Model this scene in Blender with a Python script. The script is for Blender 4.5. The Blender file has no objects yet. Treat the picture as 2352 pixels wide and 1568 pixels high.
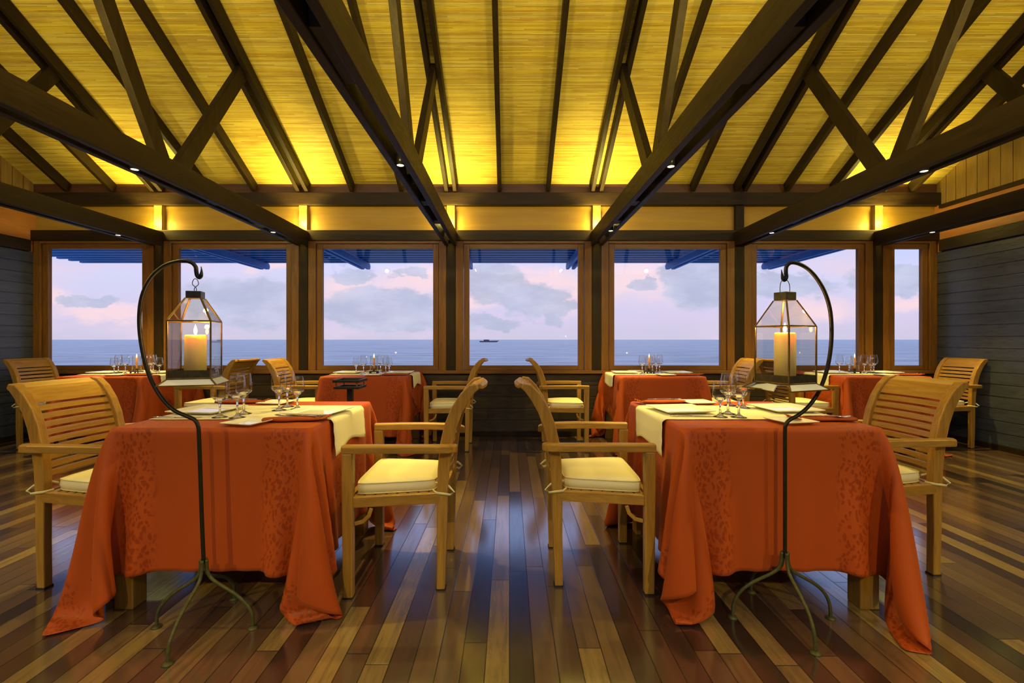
import bpy, math, random
import numpy as np
from mathutils import Vector, Matrix

PI = math.pi
sc = bpy.context.scene
col = sc.collection

# ------------------------------------------------------------------ camera
F_PX, PX0, PY0, EYE = 1090.0, 1170.0, 779.0, 1.08
cd = bpy.data.cameras.new('camera')
cam = bpy.data.objects.new('camera', cd)
col.objects.link(cam)
cam.location = (0, 0, EYE)
cam.rotation_euler = (PI / 2, 0, 0)
cd.sensor_width = 36
cd.lens = F_PX / 2352 * 36
cd.shift_x = (1176 - PX0) / 2352
cd.shift_y = (PY0 - 784) / 2352
cd.clip_start = 0.02
cd.clip_end = 9000
sc.camera = cam

# ------------------------------------------------------------------ view
vs = sc.view_settings
vs.view_transform = 'Standard'
vs.look = 'None'
vs.exposure = 0.0
vs.gamma = 1
vs.use_curve_mapping = False
sc.cycles.max_bounces = 10
sc.cycles.diffuse_bounces = 5
sc.cycles.transparent_max_bounces = 24
sc.cycles.transmission_bounces = 12
sc.cycles.sample_clamp_indirect = 4

WARM = (1.0, 0.76, 0.17)          # lamp colour
DOWN_W = 168.0                    # downlights in the trusses; also scales the added rear fill
UP_W = 46.0                      # uplights on top of the wall header
SKY = 1.18

# ------------------------------------------------------------------ node helpers
class NT:
    def __init__(s, tree):
        s.t = tree
        s.n = tree.nodes
        s.n.clear()

    def new(s, kind, **kw):
        n = s.n.new(kind)
        for k, v in kw.items():
            setattr(n, k, v)
        return n

    def put(s, sock, v):
        if hasattr(v, 'is_output'):
            s.t.links.new(v, sock)
        else:
            if sock.type == 'RGBA' and len(v) == 3:
                v = (*v, 1)
            sock.default_value = v

    def math(s, op, a, b=0.0, c=None, clamp=False):
        n = s.new('ShaderNodeMath', operation=op, use_clamp=clamp)
        s.put(n.inputs[0], a)
        s.put(n.inputs[1], b)
        if c is not None:
            s.put(n.inputs[2], c)
        return n.outputs[0]

    def vec(s, op, a, b=(0, 0, 0)):
        n = s.new('ShaderNodeVectorMath', operation=op)
        s.put(n.inputs[0], a)
        s.put(n.inputs[1], b)
        return n.outputs['Value'] if op in ('LENGTH', 'DOT_PRODUCT') else n.outputs[0]

    def mix(s, f, a, b, blend='MIX'):
        n = s.new('ShaderNodeMix', data_type='RGBA', blend_type=blend)
        s.put(n.inputs[0], f)
        s.put(n.inputs[6], a)
        s.put(n.inputs[7], b)
        return n.outputs[2]

    def ramp(s, f, stops, interp='LINEAR'):
        n = s.new('ShaderNodeValToRGB')
        n.color_ramp.interpolation = interp
        e = n.color_ramp.elements
        while len(e) < len(stops):
            e.new(0.5)
        for el, (p, c) in zip(e, stops):
            el.position = p
            el.color = (*c, 1) if len(c) == 3 else c
        s.put(n.inputs[0], f)
        return n.outputs[0]

    def maprange(s, v, a, b, c=0.0, d=1.0, smooth=True):
        n = s.new('ShaderNodeMapRange', interpolation_type='SMOOTHSTEP' if smooth else 'LINEAR')
        for i, x in enumerate((v, a, b, c, d)):
            s.put(n.inputs[i], x)
        return n.outputs[0]

    def noise(s, vec, scale=5.0, detail=3.0, rough=0.5, dist=0.0, colour=False):
        n = s.new('ShaderNodeTexNoise')
        s.put(n.inputs['Vector'], vec)
        n.inputs['Scale'].default_value = scale
        n.inputs['Detail'].default_value = detail
        n.inputs['Roughness'].default_value = rough
        n.inputs['Distortion'].default_value = dist
        return n.outputs[1 if colour else 0]

    def xyz(s, v):
        n = s.new('ShaderNodeSeparateXYZ')
        s.put(n.inputs[0], v)
        return n.outputs

    def comb(s, x=0.0, y=0.0, z=0.0):
        n = s.new('ShaderNodeCombineXYZ')
        for i, v in enumerate((x, y, z)):
            s.put(n.inputs[i], v)
        return n.outputs[0]

    def obj(s):
        return s.new('ShaderNodeTexCoord').outputs['Object']

    def bump(s, h, strength=0.3, dist=0.01):
        n = s.new('ShaderNodeBump')
        n.inputs['Strength'].default_value = strength
        n.inputs['Distance'].default_value = dist
        s.put(n.inputs['Height'], h)
        return n.outputs[0]

    def principled(s, **kw):
        n = s.new('ShaderNodeBsdfPrincipled')
        for k, v in kw.items():
            s.put(n.inputs[k.replace('_', ' ')], v)
        return n

    def out(s, shader, world=False):
        o = s.new('ShaderNodeOutputWorld' if world else 'ShaderNodeOutputMaterial')
        s.t.links.new(shader, o.inputs[0])


def material(name):
    m = bpy.data.materials.new(name)
    m.use_nodes = True
    return m, NT(m.node_tree)

# ------------------------------------------------------------------ dusk sky
w = bpy.data.worlds.new('dusk_sky')
sc.world = w
w.use_nodes = True
t = NT(w.node_tree)
d = t.new('ShaderNodeTexCoord').outputs['Generated']
dx, dy, dz = t.xyz(d)
ya = t.math('MAXIMUM', t.math('ABSOLUTE', dy), 0.06)
u = t.math('DIVIDE', dx, ya)
v = t.math('DIVIDE', dz, ya)
uv = t.comb(u, v, 0.0)
warp = t.noise(t.vec('MULTIPLY', uv, (1.0, 1.9, 1.0)), 9.0, 7, 0.62, colour=True)
warp = t.vec('SUBTRACT', warp, (0.5, 0.5, 0.5))
uvw = t.vec('ADD', uv, t.vec('MULTIPLY', warp, (0.17, 0.095, 0.0)))

def puff(blobs, soft):
    acc = None
    for (px, py, a, b) in blobs:
        c = ((px - PX0) / F_PX, (PY0 - py) / F_PX, 0)
        q = t.vec('SUBTRACT', uvw, c)
        q = t.vec('MULTIPLY', q, (F_PX / a, F_PX / b, 0))
        m = t.maprange(t.vec('LENGTH', q), 1.0 + soft, 1.0 - soft)
        acc = m if acc is None else t.math('MAXIMUM', acc, m)
    return acc

base = t.ramp(t.maprange(v, 0.0, 0.42, smooth=False), [
    (0.0, (0.60, 0.55, 0.72)), (0.12, (0.65, 0.58, 0.80)), (0.34, (0.64, 0.63, 0.88)),
    (0.5, (0.54, 0.61, 0.94)), (1.0, (0.38, 0.53, 0.98))])
soft = t.noise(t.vec('MULTIPLY', uv, (1.0, 3.0, 1.0)), 3.2, 4, 0.55)
base = t.mix(t.maprange(soft, 0.45, 0.75), base, (0.76, 0.62, 0.78))
pink = puff([(805, 655, 75, 26), (985, 640, 120, 34), (1300, 690, 60, 34), (1250, 640, 130, 24), (1450, 640, 100, 40),
             (1500, 600, 90, 16), (125, 690, 60, 24), (250, 720, 110, 14), (1880, 710, 90, 26), (2075, 690, 60, 16),
             (1090, 690, 60, 24), (620, 600, 60, 14)], 0.7)
base = t.mix(t.math('MULTIPLY', pink, 0.75), base, (0.98, 0.69, 0.71))
grey = puff([(1130, 650, 75, 52), (1215, 690, 75, 40), (1275, 715, 40, 26), (1120, 742, 75, 14), (860, 700, 130, 46), (940, 730, 80, 34),
             (815, 628, 55, 20), (945, 622, 45, 14), (1600, 650, 85, 66), (1475, 655, 26, 14), (200, 697, 75, 14), (170, 690, 50, 12),
             (560, 690, 150, 60), (2060, 640, 120, 30), (1800, 650, 120, 30)], 0.16)
shade = t.mix(t.maprange(t.noise(t.vec('MULTIPLY', uv, (1.0, 2.4, 1.0)), 7.0, 5, 0.6), 0.35, 0.7), (0.41, 0.45, 0.62), (0.57, 0.59, 0.77))
base = t.mix(t.math('MULTIPLY', grey, 0.8), base, shade)
bg = t.new('ShaderNodeBackground')
t.put(bg.inputs[0], base)
bg.inputs[1].default_value = SKY
t.out(bg.outputs[0], True)

# ------------------------------------------------------------------ materials
def wood(name, dark, light, axis='y', scale=1.0, rough=0.45, bump=0.12, spec=0.4):
    m, t = material(name)
    k = {'x': (1.2, 14, 14), 'y': (14, 1.2, 14), 'z': (14, 14, 1.2)}[axis]
    p = t.vec('MULTIPLY', t.obj(), tuple(a * scale for a in k))
    rnd = t.new('ShaderNodeObjectInfo').outputs['Random']
    p = t.vec('ADD', p, t.comb(t.math('MULTIPLY', rnd, 37.0), t.math('MULTIPLY', rnd, 11.0), 0.0))
    g = t.noise(p, 2.2, 4, 0.6, 0.8)
    fine = t.noise(p, 9.0, 3, 0.6)
    f = t.math('ADD', t.math('MULTIPLY', g, 0.7), t.math('MULTIPLY', fine, 0.3))
    c = t.ramp(f, [(0.3, dark), (0.7, light)])
    c = t.mix(t.math('MULTIPLY', rnd, 0.25), c, dark)
    b = t.principled(Base_Color=c, Roughness=t.maprange(fine, 0.2, 0.8, rough - 0.08, rough + 0.12),
                     Specular_IOR_Level=spec, Normal=t.bump(f, bump, 0.004))
    t.out(b.outputs[0])
    return m

def plain(name, c, rough=0.5, metal=0.0, spec=0.5, noise_amt=0.0, nscale=20, bump=0.0, **kw):
    m, t = material(name)
    cc = c
    args = dict(Roughness=rough, Metallic=metal, Specular_IOR_Level=spec)
    if noise_amt or bump:
        n = t.noise(t.obj(), nscale, 4, 0.6)
        if noise_amt:
            cc = t.mix(t.math('MULTIPLY', t.maprange(n, 0.3, 0.7), noise_amt), c, tuple(x * 0.35 for x in c))
        if bump:
            args['Normal'] = t.bump(n, bump, 0.003)
    b = t.principled(Base_Color=cc, **args)
    for k_, v_ in kw.items():
        t.put(b.inputs[k_.replace('_', ' ')], v_)
    t.out(b.outputs[0])
    return m

DK, DL = (0.010, 0.0055, 0.0018), (0.033, 0.0185, 0.0055)
M = {}
R = math.radians
M['beam_y'] = wood('dark_stained_timber_along', DK, DL, 'y', rough=0.5, spec=0.22)
M['beam_x'] = wood('dark_stained_timber_across', DK, DL, 'x', rough=0.5, spec=0.22)
M['beam_z'] = wood('dark_stained_timber_upright', DK, DL, 'z', rough=0.5, spec=0.22)
TD, TL = (0.24, 0.115, 0.016), (0.46, 0.25, 0.045)
M['teak_x'] = wood('teak_along', TD, TL, 'x', 1.3, 0.42)
M['teak_y'] = wood('teak_across', TD, TL, 'y', 1.3, 0.42)
M['teak_z'] = wood('teak_upright', TD, TL, 'z', 1.3, 0.42)
FD, FL_ = (0.13, 0.052, 0.007), (0.26, 0.115, 0.017)
M['frame_x'] = wood('honey_window_timber_across', FD, FL_, 'x', 1.0, 0.42)
M['frame_z'] = wood('honey_window_timber_upright', FD, FL_, 'z', 1.0, 0.42)
M['ply'] = wood('pale_plywood', (0.30, 0.17, 0.018), (0.42, 0.26, 0.032), 'x', 0.35, 0.5, 0.03)
M['clad_x'] = wood('dark_cladding_along_x', (0.030, 0.021, 0.014), (0.070, 0.052, 0.036), 'x', 0.8, 0.38)
M['clad_y'] = wood('sky_tinted_dark_cladding_y', (0.031, 0.036, 0.056), (0.074, 0.086, 0.132), 'y', 0.8, 0.30)  # blue cast of the sky light put into the board colour
M['gable'] = wood('olive_gable_boards', (0.20, 0.125, 0.030), (0.34, 0.22, 0.055), 'z', 0.8, 0.5)
M['orange'] = wood('orange_plywood', (0.34, 0.13, 0.03), (0.48, 0.20, 0.05), 'y', 0.5, 0.5)
M['iron'] = plain('wrought_iron', (0.028, 0.026, 0.016), 0.45, 0.6, noise_amt=0.5, nscale=60, bump=0.25)
M['green_iron'] = plain('weathered_green_iron', (0.085, 0.085, 0.028), 0.55, 0.35, noise_amt=0.6, nscale=70, bump=0.35)
M['black'] = plain('black_painted_metal', (0.008, 0.007, 0.006), 0.4)
M['rubber'] = plain('dark_rubber', (0.01, 0.01, 0.01), 0.7)
M['brass'] = plain('aged_brass', (0.26, 0.16, 0.05), 0.38, 0.75, noise_amt=0.55, nscale=45)
M['tarnish'] = plain('tarnished_metal', (0.10, 0.085, 0.06), 0.42, 0.7, noise_amt=0.6, nscale=60, bump=0.2)
M['cream'] = plain('cream_cushion_canvas', (0.80, 0.73, 0.46), 0.85, spec=0.15, nscale=14, bump=0.05)
M['pipe'] = plain('cream_piping', (0.72, 0.64, 0.36), 0.8, spec=0.2)
M['runner'] = plain('ivory_linen', (0.80, 0.75, 0.55), 0.85, spec=0.15, nscale=300, bump=0.06)
M['plate'] = plain('white_glazed_china', (0.90, 0.89, 0.86), 0.06, spec=0.8)
M['steel'] = plain('polished_cutlery_steel', (0.66, 0.62, 0.55), 0.18, 1.0)
M['napkin'] = plain('rust_napkin_cotton', (0.30, 0.060, 0.016), 0.75, spec=0.2, nscale=120, bump=0.06)
M['wax'] = plain('ivory_wax', (0.88, 0.72, 0.36), 0.45, spec=0.4, Subsurface_Weight=0.7, Subsurface_Radius=(0.05, 0.022, 0.008), Subsurface_Scale=1.0)
M['taper'] = plain('orange_taper_wax', (0.85, 0.42, 0.14), 0.4, spec=0.4, Subsurface_Weight=0.6, Subsurface_Radius=(0.03, 0.012, 0.005), Subsurface_Scale=1.0)
M['wick'] = plain('burnt_wick', (0.02, 0.015, 0.01), 0.9)
M['pergola'] = wood('dusk_lit_blue_timber', (0.012, 0.12, 0.46), (0.03, 0.22, 0.70), 'x', 0.8, 0.5)  # blue dusk light put into the colour of dark timber
M['boat'] = plain('grey_boat_hull', (0.10, 0.11, 0.13), 0.6)
M['rear'] = plain('brown_back_wall', (0.16, 0.09, 0.04), 0.7, noise_amt=0.3, nscale=3)

def emitter(name, c, strength):
    m, t = material(name)
    e = t.new('ShaderNodeEmission')
    t.put(e.inputs[0], c)
    e.inputs[1].default_value = strength
    t.out(e.outputs[0])
    return m
M['flame'] = emitter('candle_flame', (1.0, 0.55, 0.16), 16)
M['lens'] = emitter('lit_downlight_lens', (1.0, 0.86, 0.42), 7)

def pane(name, lo=0.035, hi=0.7, power=4.0, tint=(0.97, 0.98, 0.98), rough=0.0):
    m, t = material(name)
    f = t.new('ShaderNodeLayerWeight')
    f.inputs[0].default_value = 0.5
    k = t.math('MULTIPLY_ADD', t.math('POWER', f.outputs['Facing'], power), hi, lo)
    a = t.new('ShaderNodeBsdfTransparent')
    t.put(a.inputs[0], tint)
    b = t.new('ShaderNodeBsdfGlossy')
    b.inputs['Roughness'].default_value = rough
    x = t.new('ShaderNodeMixShader')
    t.put(x.inputs[0], k)
    t.t.links.new(a.outputs[0], x.inputs[1])
    t.t.links.new(b.outputs[0], x.inputs[2])
    t.out(x.outputs[0])
    return m
M['window_glass'] = pane('window_glass', 0.022, 0.6, 4.5)
M['lantern_glass'] = pane('lantern_glass', 0.05, 0.75, 3.5, (0.985, 0.975, 0.95))
M['stemware'] = pane('thin_stemware', 0.04, 0.8, 3.2, (0.99, 0.99, 0.985))
M['skirt_glass'] = plain('sky_whitened_skirt_glass', (0.74, 0.78, 0.76), 0.10, spec=0.9)  # white sky reflection put into the glass colour
m, t = material('crystal')
g = t.new('ShaderNodeBsdfGlass')
g.inputs['IOR'].default_value = 1.45
g.inputs['Roughness'].default_value = 0.0
t.out(g.outputs[0])
M['crystal'] = m

# bamboo matting on the ceiling: thin slats laid along x (object space: y runs down the slope)
m, t = material('bamboo_matting')
o = t.obj()
x, y, z = t.xyz(o)
row = t.math('MULTIPLY', y, 95.0)
slat = t.math('ABSOLUTE', t.math('SUBTRACT', t.math('FRACT', row), 0.5))
idx = t.math('FLOOR', row)
wn = t.new('ShaderNodeTexWhiteNoise', noise_dimensions='2D')
seg = t.math('FLOOR', t.math('ADD', t.math('MULTIPLY', x, 1.1), t.math('MULTIPLY', idx, 0.37)))
t.put(wn.inputs['Vector'], t.comb(idx, seg, 0.0))
band = t.noise(t.vec('MULTIPLY', o, (0.7, 9.0, 1.0)), 2.0, 4, 0.65)
streak = t.noise(t.vec('MULTIPLY', o, (2.0, 60.0, 1.0)), 2.0, 3, 0.6)
c = t.ramp(wn.outputs['Value'], [(0.0, (0.50, 0.36, 0.060)), (0.5, (0.64, 0.50, 0.085)), (1.0, (0.74, 0.62, 0.13))])
c = t.mix(t.maprange(band, 0.50, 0.75), c, (0.46, 0.30, 0.05))
c = t.mix(t.math('MULTIPLY', t.maprange(streak, 0.50, 0.75), 0.6), c, (0.30, 0.17, 0.035))
gap = t.maprange(slat, 0.36, 0.5)
c = t.mix(t.math('MULTIPLY', gap, 0.55), c, (0.12, 0.065, 0.015))
b = t.principled(Base_Color=c, Roughness=0.55, Specular_IOR_Level=0.25, Normal=t.bump(t.math('SUBTRACT', 1.0, gap), 0.6, 0.006))
t.out(b.outputs[0])
M['bamboo'] = m

# strip floor of mixed hardwood, boards run along y
m, t = material('mixed_hardwood_boards')
o = t.obj()
x, y, z = t.xyz(o)
PW = 0.080
bx = t.math('DIVIDE', x, PW)
bi = t.math('FLOOR', bx)
wn1 = t.new('ShaderNodeTexWhiteNoise', noise_dimensions='1D')
t.put(wn1.inputs['W'], bi)
yy = t.math('ADD', t.math('DIVIDE', y, 1.15), t.math('MULTIPLY', wn1.outputs['Value'], 7.0))
yi = t.math('FLOOR', yy)
wn2 = t.new('ShaderNodeTexWhiteNoise', noise_dimensions='2D')
t.put(wn2.inputs['Vector'], t.comb(bi, yi, 0.0))
r1 = wn2.outputs['Value']
c = t.ramp(r1, [(0.0, (0.032, 0.018, 0.018)), (0.22, (0.075, 0.038, 0.030)), (0.48, (0.13, 0.070, 0.046)), (0.70, (0.18, 0.105, 0.060)),
                (0.88, (0.25, 0.155, 0.072)), (1.0, (0.36, 0.24, 0.09))])
off = t.vec('ADD', t.vec('MULTIPLY', o, (16.0, 1.3, 1.0)), t.comb(t.math('MULTIPLY', r1, 50.0), t.math('MULTIPLY', bi, 3.1), 0.0))
gr = t.noise(off, 2.5, 5, 0.65, 0.6)
c = t.mix(t.math('MULTIPLY', t.maprange(gr, 0.4, 0.7), 0.45), c, (0.035, 0.017, 0.012))
fx = t.math('ABSOLUTE', t.math('SUBTRACT', t.math('FRACT', bx), 0.5))
fy = t.math('ABSOLUTE', t.math('SUBTRACT', t.math('FRACT', yy), 0.5))
gp = t.math('MAXIMUM', t.maprange(fx, 0.468, 0.488), t.maprange(fy, 0.4975, 0.499))
c = t.mix(t.math('MULTIPLY', gp, 0.85), c, (0.006, 0.004, 0.003))
rg = t.math('ADD', t.maprange(gr, 0.3, 0.75, 0.12, 0.20), t.math('MULTIPLY', t.noise(o, 1.3, 3), 0.05))
b = t.principled(Base_Color=c, Roughness=rg, IOR=2.9, Specular_Tint=(0.42, 0.74, 1.0), Coat_Weight=t.math('SUBTRACT', 1.0, gp), Coat_Roughness=0.13, Coat_IOR=1.7, Normal=t.bump(t.math('SUBTRACT', 1.0, gp), 0.25, 0.003))
t.out(b.outputs[0])
M['floor'] = m

# rust damask with woven leaf bands (uv in metres)
m, t = material('rust_damask')
uvn = t.new('ShaderNodeTexCoord').outputs['UV']
dist = t.noise(uvn, 9.0, 3, 0.5, colour=True)
q = t.vec('ADD', uvn, t.vec('MULTIPLY', t.vec('SUBTRACT', dist, (0.5, 0.5, 0.5)), (0.07, 0.07, 0.0)))
vor = t.new('ShaderNodeTexVoronoi', feature='F1')
t.put(vor.inputs['Vector'], t.vec('MULTIPLY', q, (15.0, 10.0, 1.0)))
leaf = t.maprange(vor.outputs['Distance'], 0.52, 0.36)
ux, uy, _ = t.xyz(q)
bandx = t.maprange(t.math('ABSOLUTE', t.math('SUBTRACT', t.math('FRACT', t.math('MULTIPLY_ADD', ux, 1.667, 0.5)), 0.5)), 0.33, 0.40)
bandy = t.maprange(t.math('ABSOLUTE', t.math('SUBTRACT', t.math('FRACT', t.math('MULTIPLY_ADD', uy, 0.8333, 0.0)), 0.5)), 0.30, 0.36)
pat = t.math('MULTIPLY', leaf, t.math('MAXIMUM', bandx, bandy))
weave = t.noise(t.vec('MULTIPLY', uvn, (60.0, 300.0, 1.0)), 1.0, 2)
c = t.mix(t.math('MULTIPLY', pat, 0.6), (0.40, 0.062, 0.004), (0.20, 0.021, 0.003))
c = t.mix(t.math('MULTIPLY', weave, 0.25), c, (0.30, 0.036, 0.004))
b = t.principled(Base_Color=c, Roughness=t.math('SUBTRACT', 0.62, t.math('MULTIPLY', pat, 0.2)), Specular_IOR_Level=0.3,
                 Normal=t.bump(t.math('ADD', t.math('MULTIPLY', pat, 0.4), t.math('MULTIPLY', weave, 0.3)), 0.25, 0.002))
t.put(b.inputs['Sheen Weight'], 0.12)
t.put(b.inputs['Sheen Tint'], (1.0, 0.45, 0.2, 1))
t.out(b.outputs[0])
M['damask'] = m

# sea
m, t = material('evening_sea')
o = t.obj()
wv = t.noise(t.vec('MULTIPLY', o, (0.16, 0.8, 1.0)), 1.0, 8, 0.7)
wv2 = t.noise(t.vec('MULTIPLY', o, (0.035, 0.16, 1.0)), 1.0, 7, 0.72, 0.5)
c = t.mix(t.maprange(wv2, 0.36, 0.66), (0.25, 0.32, 0.36), (0.58, 0.62, 0.64))
b = t.principled(Base_Color=c, Roughness=0.32, Specular_IOR_Level=0.5, Normal=t.bump(wv, 0.9, 0.6))
t.out(b.outputs[0])
M['sea'] = m

# ------------------------------------------------------------------ mesh builder
class MB:
    def __init__(s):
        s.v, s.f = [], []

    def add(s, vs, fs):
        k = len(s.v)
        s.v += [tuple(p) for p in vs]
        s.f += [tuple(i + k for i in f) for f in fs]

    def box(s, x0, x1, y0, y1, z0, z1, mat=None):
        vs = [Vector(p) for p in ((x0, y0, z0), (x1, y0, z0), (x1, y1, z0), (x0, y1, z0), (x0, y0, z1), (x1, y0, z1), (x1, y1, z1), (x0, y1, z1))]
        if mat:
            vs = [mat @ p for p in vs]
        s.add(vs, [(0, 3, 2, 1), (4, 5, 6, 7), (0, 1, 5, 4), (1, 2, 6, 5), (2, 3, 7, 6), (3, 0, 4, 7)])
        return s

    def bar(s, p0, p1, wd, ht, up=(0, 0, 1), w1=None, h1=None):
        p0, p1 = Vector(p0), Vector(p1)
        a = (p1 - p0).normalized()
        side = a.cross(Vector(up)).normalized()
        u_ = side.cross(a)
        w1, h1 = w1 or wd, h1 or ht
        vs = []
        for p, ww, hh in ((p0, wd, ht), (p1, w1, h1)):
            for i, j in ((-1, -1), (1, -1), (1, 1), (-1, 1)):
                vs.append(p + side * (i * ww / 2) + u_ * (j * hh / 2))
        s.add(vs, [(0, 1, 2, 3), (7, 6, 5, 4), (0, 4, 5, 1), (1, 5, 6, 2), (2, 6, 7, 3), (3, 7, 4, 0)])
        return s

    def sweep(s, path, section, up=(0, 0, 1), closed=False, scale=None):
        """section: list of (side, up) points; swept with end caps"""
        path = [Vector(p) for p in path]
        n, k = len(path), len(section)
        up = Vector(up)
        vs = []
        for i, p in enumerate(path):
            a = (path[(i + 1) % n] - path[i - 1]) if closed else (path[min(i + 1, n - 1)] - path[max(i - 1, 0)])
            a.normalize()
            side = a.cross(up).normalized()
            u_ = side.cross(a)
            q = scale[i] if scale else 1.0
            qa, qb = q if isinstance(q, tuple) else (q, q)
            vs += [p + side * (c[0] * qa) + u_ * (c[1] * qb) for c in section]
        fs = []
        for i in range(n if closed else n - 1):
            j = (i + 1) % n
            for e in range(k):
                g_ = (e + 1) % k
                fs.append((i * k + e, i * k + g_, j * k + g_, j * k + e))
        if not closed:
            fs.append(tuple(range(k))[::-1])
            fs.append(tuple((n - 1) * k + e for e in range(k)))
        s.add(vs, fs)
        return s

    def tube(s, path, r, n=10, closed=False):
        path = [Vector(p) for p in path]
        rr = r if isinstance(r, (list, tuple)) else [r] * len(path)
        m_ = len(path)
        a0 = (path[1] - path[0]).normalized()
        ref = a0.orthogonal().normalized()
        vs = []
        for i, p in enumerate(path):
            a = (path[(i + 1) % m_] - path[i - 1]) if closed else (path[min(i + 1, m_ - 1)] - path[max(i - 1, 0)])
            a.normalize()
            ref = (ref - a * ref.dot(a)).normalized()
            b_ = a.cross(ref)
            for k in range(n):
                th = 2 * PI * k / n
                vs.append(p + (ref * math.cos(th) + b_ * math.sin(th)) * rr[i])
        fs = []
        for i in range(m_ if closed else m_ - 1):
            j = (i + 1) % m_
            for k in range(n):
                e = (k + 1) % n
                fs.append((i * n + k, i * n + e, j * n + e, j * n + k))
        if not closed:
            fs.append(tuple(range(n))[::-1])
            fs.append(tuple((m_ - 1) * n + k for k in range(n)))
        s.add(vs, fs)
        return s

    def lathe(s, prof, n=20, c=(0, 0, 0), closed=False):
        """prof: (r, z) from the axis bottom, following the surface round"""
        vs, rows = [], []
        for r, z in prof:
            if r < 1e-6:
                rows.append([len(vs)])
                vs.append((c[0], c[1], c[2] + z))
            else:
                rows.append(list(range(len(vs), len(vs) + n)))
                vs += [(c[0] + r * math.cos(2 * PI * k / n), c[1] + r * math.sin(2 * PI * k / n), c[2] + z) for k in range(n)]
        fs = []
        pairs = list(zip(rows, rows[1:]))
        if closed:
            pairs.append((rows[-1], rows[0]))
        for a, b_ in pairs:
            for k in range(n):
                e = (k + 1) % n
                if len(a) == 1 and len(b_) == 1:
                    continue
                if len(a) == 1:
                    fs.append((a[0], b_[e], b_[k]))
                elif len(b_) == 1:
                    fs.append((a[k], a[e], b_[0]))
                else:
                    fs.append((a[k], a[e], b_[e], b_[k]))
        s.add(vs, fs)
        return s

    def build(s, name, mat, parent=None, smooth=False, bevel=0.0, subsurf=0, loc=None, rot=None):
        me = bpy.data.meshes.new(name)
        me.from_pydata(s.v, [], s.f)
        me.update()
        me.materials.append(mat if not isinstance(mat, str) else M[mat])
        o_ = bpy.data.objects.new(name, me)
        col.objects.link(o_)
        if parent:
            o_.parent = parent
        if loc:
            o_.location = loc
        if rot:
            o_.rotation_euler = rot
        if smooth:
            me.polygons.foreach_set('use_smooth', [True] * len(me.polygons))
        if bevel:
            mo = o_.modifiers.new('edge', 'BEVEL')
            mo.width = bevel
            mo.segments = 2
            mo.limit_method = 'ANGLE'
            mo.angle_limit = 0.7
        if subsurf:
            mo = o_.modifiers.new('round', 'SUBSURF')
            mo.levels = mo.render_levels = subsurf
        return o_


def tag(o_, label=None, cat=None, group=None, kind=None):
    if label:
        o_['label'] = label
    if cat:
        o_['category'] = cat
    if group:
        o_['group'] = group
    if kind:
        o_['kind'] = kind
    return o_

def empty(name, loc=(0, 0, 0), rz=0.0):
    o_ = bpy.data.objects.new(name, None)
    o_.empty_display_size = 0.05
    col.objects.link(o_)
    o_.location = loc
    o_.rotation_euler = (0, 0, rz)
    return o_

def copy_tree(o_, parent=None):
    kids = list(o_.children)
    c_ = o_.copy()
    col.objects.link(c_)
    if parent:
        c_.parent = parent
    for k in kids:
        copy_tree(k, c_)
    return c_

class Kind:
    """first call hands out the prototype itself, later calls hand out copies"""
    def __init__(s, maker):
        s.maker, s.proto = maker, None

    def __call__(s, loc, rz, label, cat, group=None):
        if s.proto is None:
            s.proto = r = s.maker()
        else:
            r = copy_tree(s.proto)
        r.location = loc
        r.rotation_euler = (0, 0, rz)
        if 'group' in r.keys() and not group:
            del r['group']
        return tag(r, label, cat, group)

def struct(mb, name, mat, label=None, cat=None, bevel=0.0, parent=None):
    o_ = mb.build(name, mat, parent, bevel=bevel)
    return tag(o_, label, cat, None, 'structure') if parent is None else o_

# ------------------------------------------------------------------ the room
WY = 5.29                       # window wall, inner face
XL, XR = -5.30, 4.76            # side walls
YB = -2.3                       # wall behind the camera
RIDGE_Y = 1.5
SLOPE = 0.533
Z_EAVE = 2.81                   # ceiling at the window wall
def ceil_z(y):
    return Z_EAVE + SLOPE * (WY - y) if y >= RIDGE_Y else Z_EAVE + SLOPE * (WY - RIDGE_Y) - SLOPE * (RIDGE_Y - y)
TX = [-3.90, -2.29, -0.65, 0.97, 2.56, 4.10]     # truss lines and window posts

struct(MB().box(XL - 0.1, XR + 0.1, YB - 0.1, WY + 0.1, -0.06, 0), 'floor', 'floor', 'polished floor of mixed brown hardwood boards running to the windows', 'floor')

ang = math.atan(SLOPE)
for side in (0, 1):
    ln = (WY + 0.12 - RIDGE_Y) / math.cos(ang) if side == 0 else (RIDGE_Y - YB + 0.12) / math.cos(ang)
    mb = MB().box(XL - 0.1, XR + 0.1, 0, ln, 0, 0.03)
    zr = ceil_z(RIDGE_Y)
    o_ = mb.build('ceiling', 'bamboo', loc=(0, RIDGE_Y, zr), rot=(-ang, 0, 0) if side == 0 else (ang, 0, PI))
    tag(o_, 'sloping ceiling lined with yellow bamboo matting' if side == 0 else 'rear slope of the bamboo lined ceiling', 'ceiling', None, 'structure')

def boards_x(x0, x1, z0, z1, y, pitch=0.118, th=0.02):
    mb = MB()
    n = max(1, round((z1 - z0) / pitch))
    p = (z1 - z0) / n
    for i in range(n):
        mb.box(x0, x1, y, y + th, z0 + i * p, z0 + (i + 1) * p - 0.007)
    mb.box(x0, x1, y + 0.008, y + th + 0.05, z0, z1)
    return mb

def boards_y(y0, y1, z0, z1, x, s, pitch=0.118, th=0.02):
    mb = MB()
    n = max(1, round((z1 - z0) / pitch))
    p = (z1 - z0) / n
    for i in range(n):
        a, b_ = sorted((x, x + s * th))
        mb.box(a, b_, y0, y1, z0 + i * p, z0 + (i + 1) * p - 0.007)
    a, b_ = sorted((x + s * 0.008, x + s * (th + 0.05)))
    mb.box(a, b_, y0, y1, z0, z1)
    return mb

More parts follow.
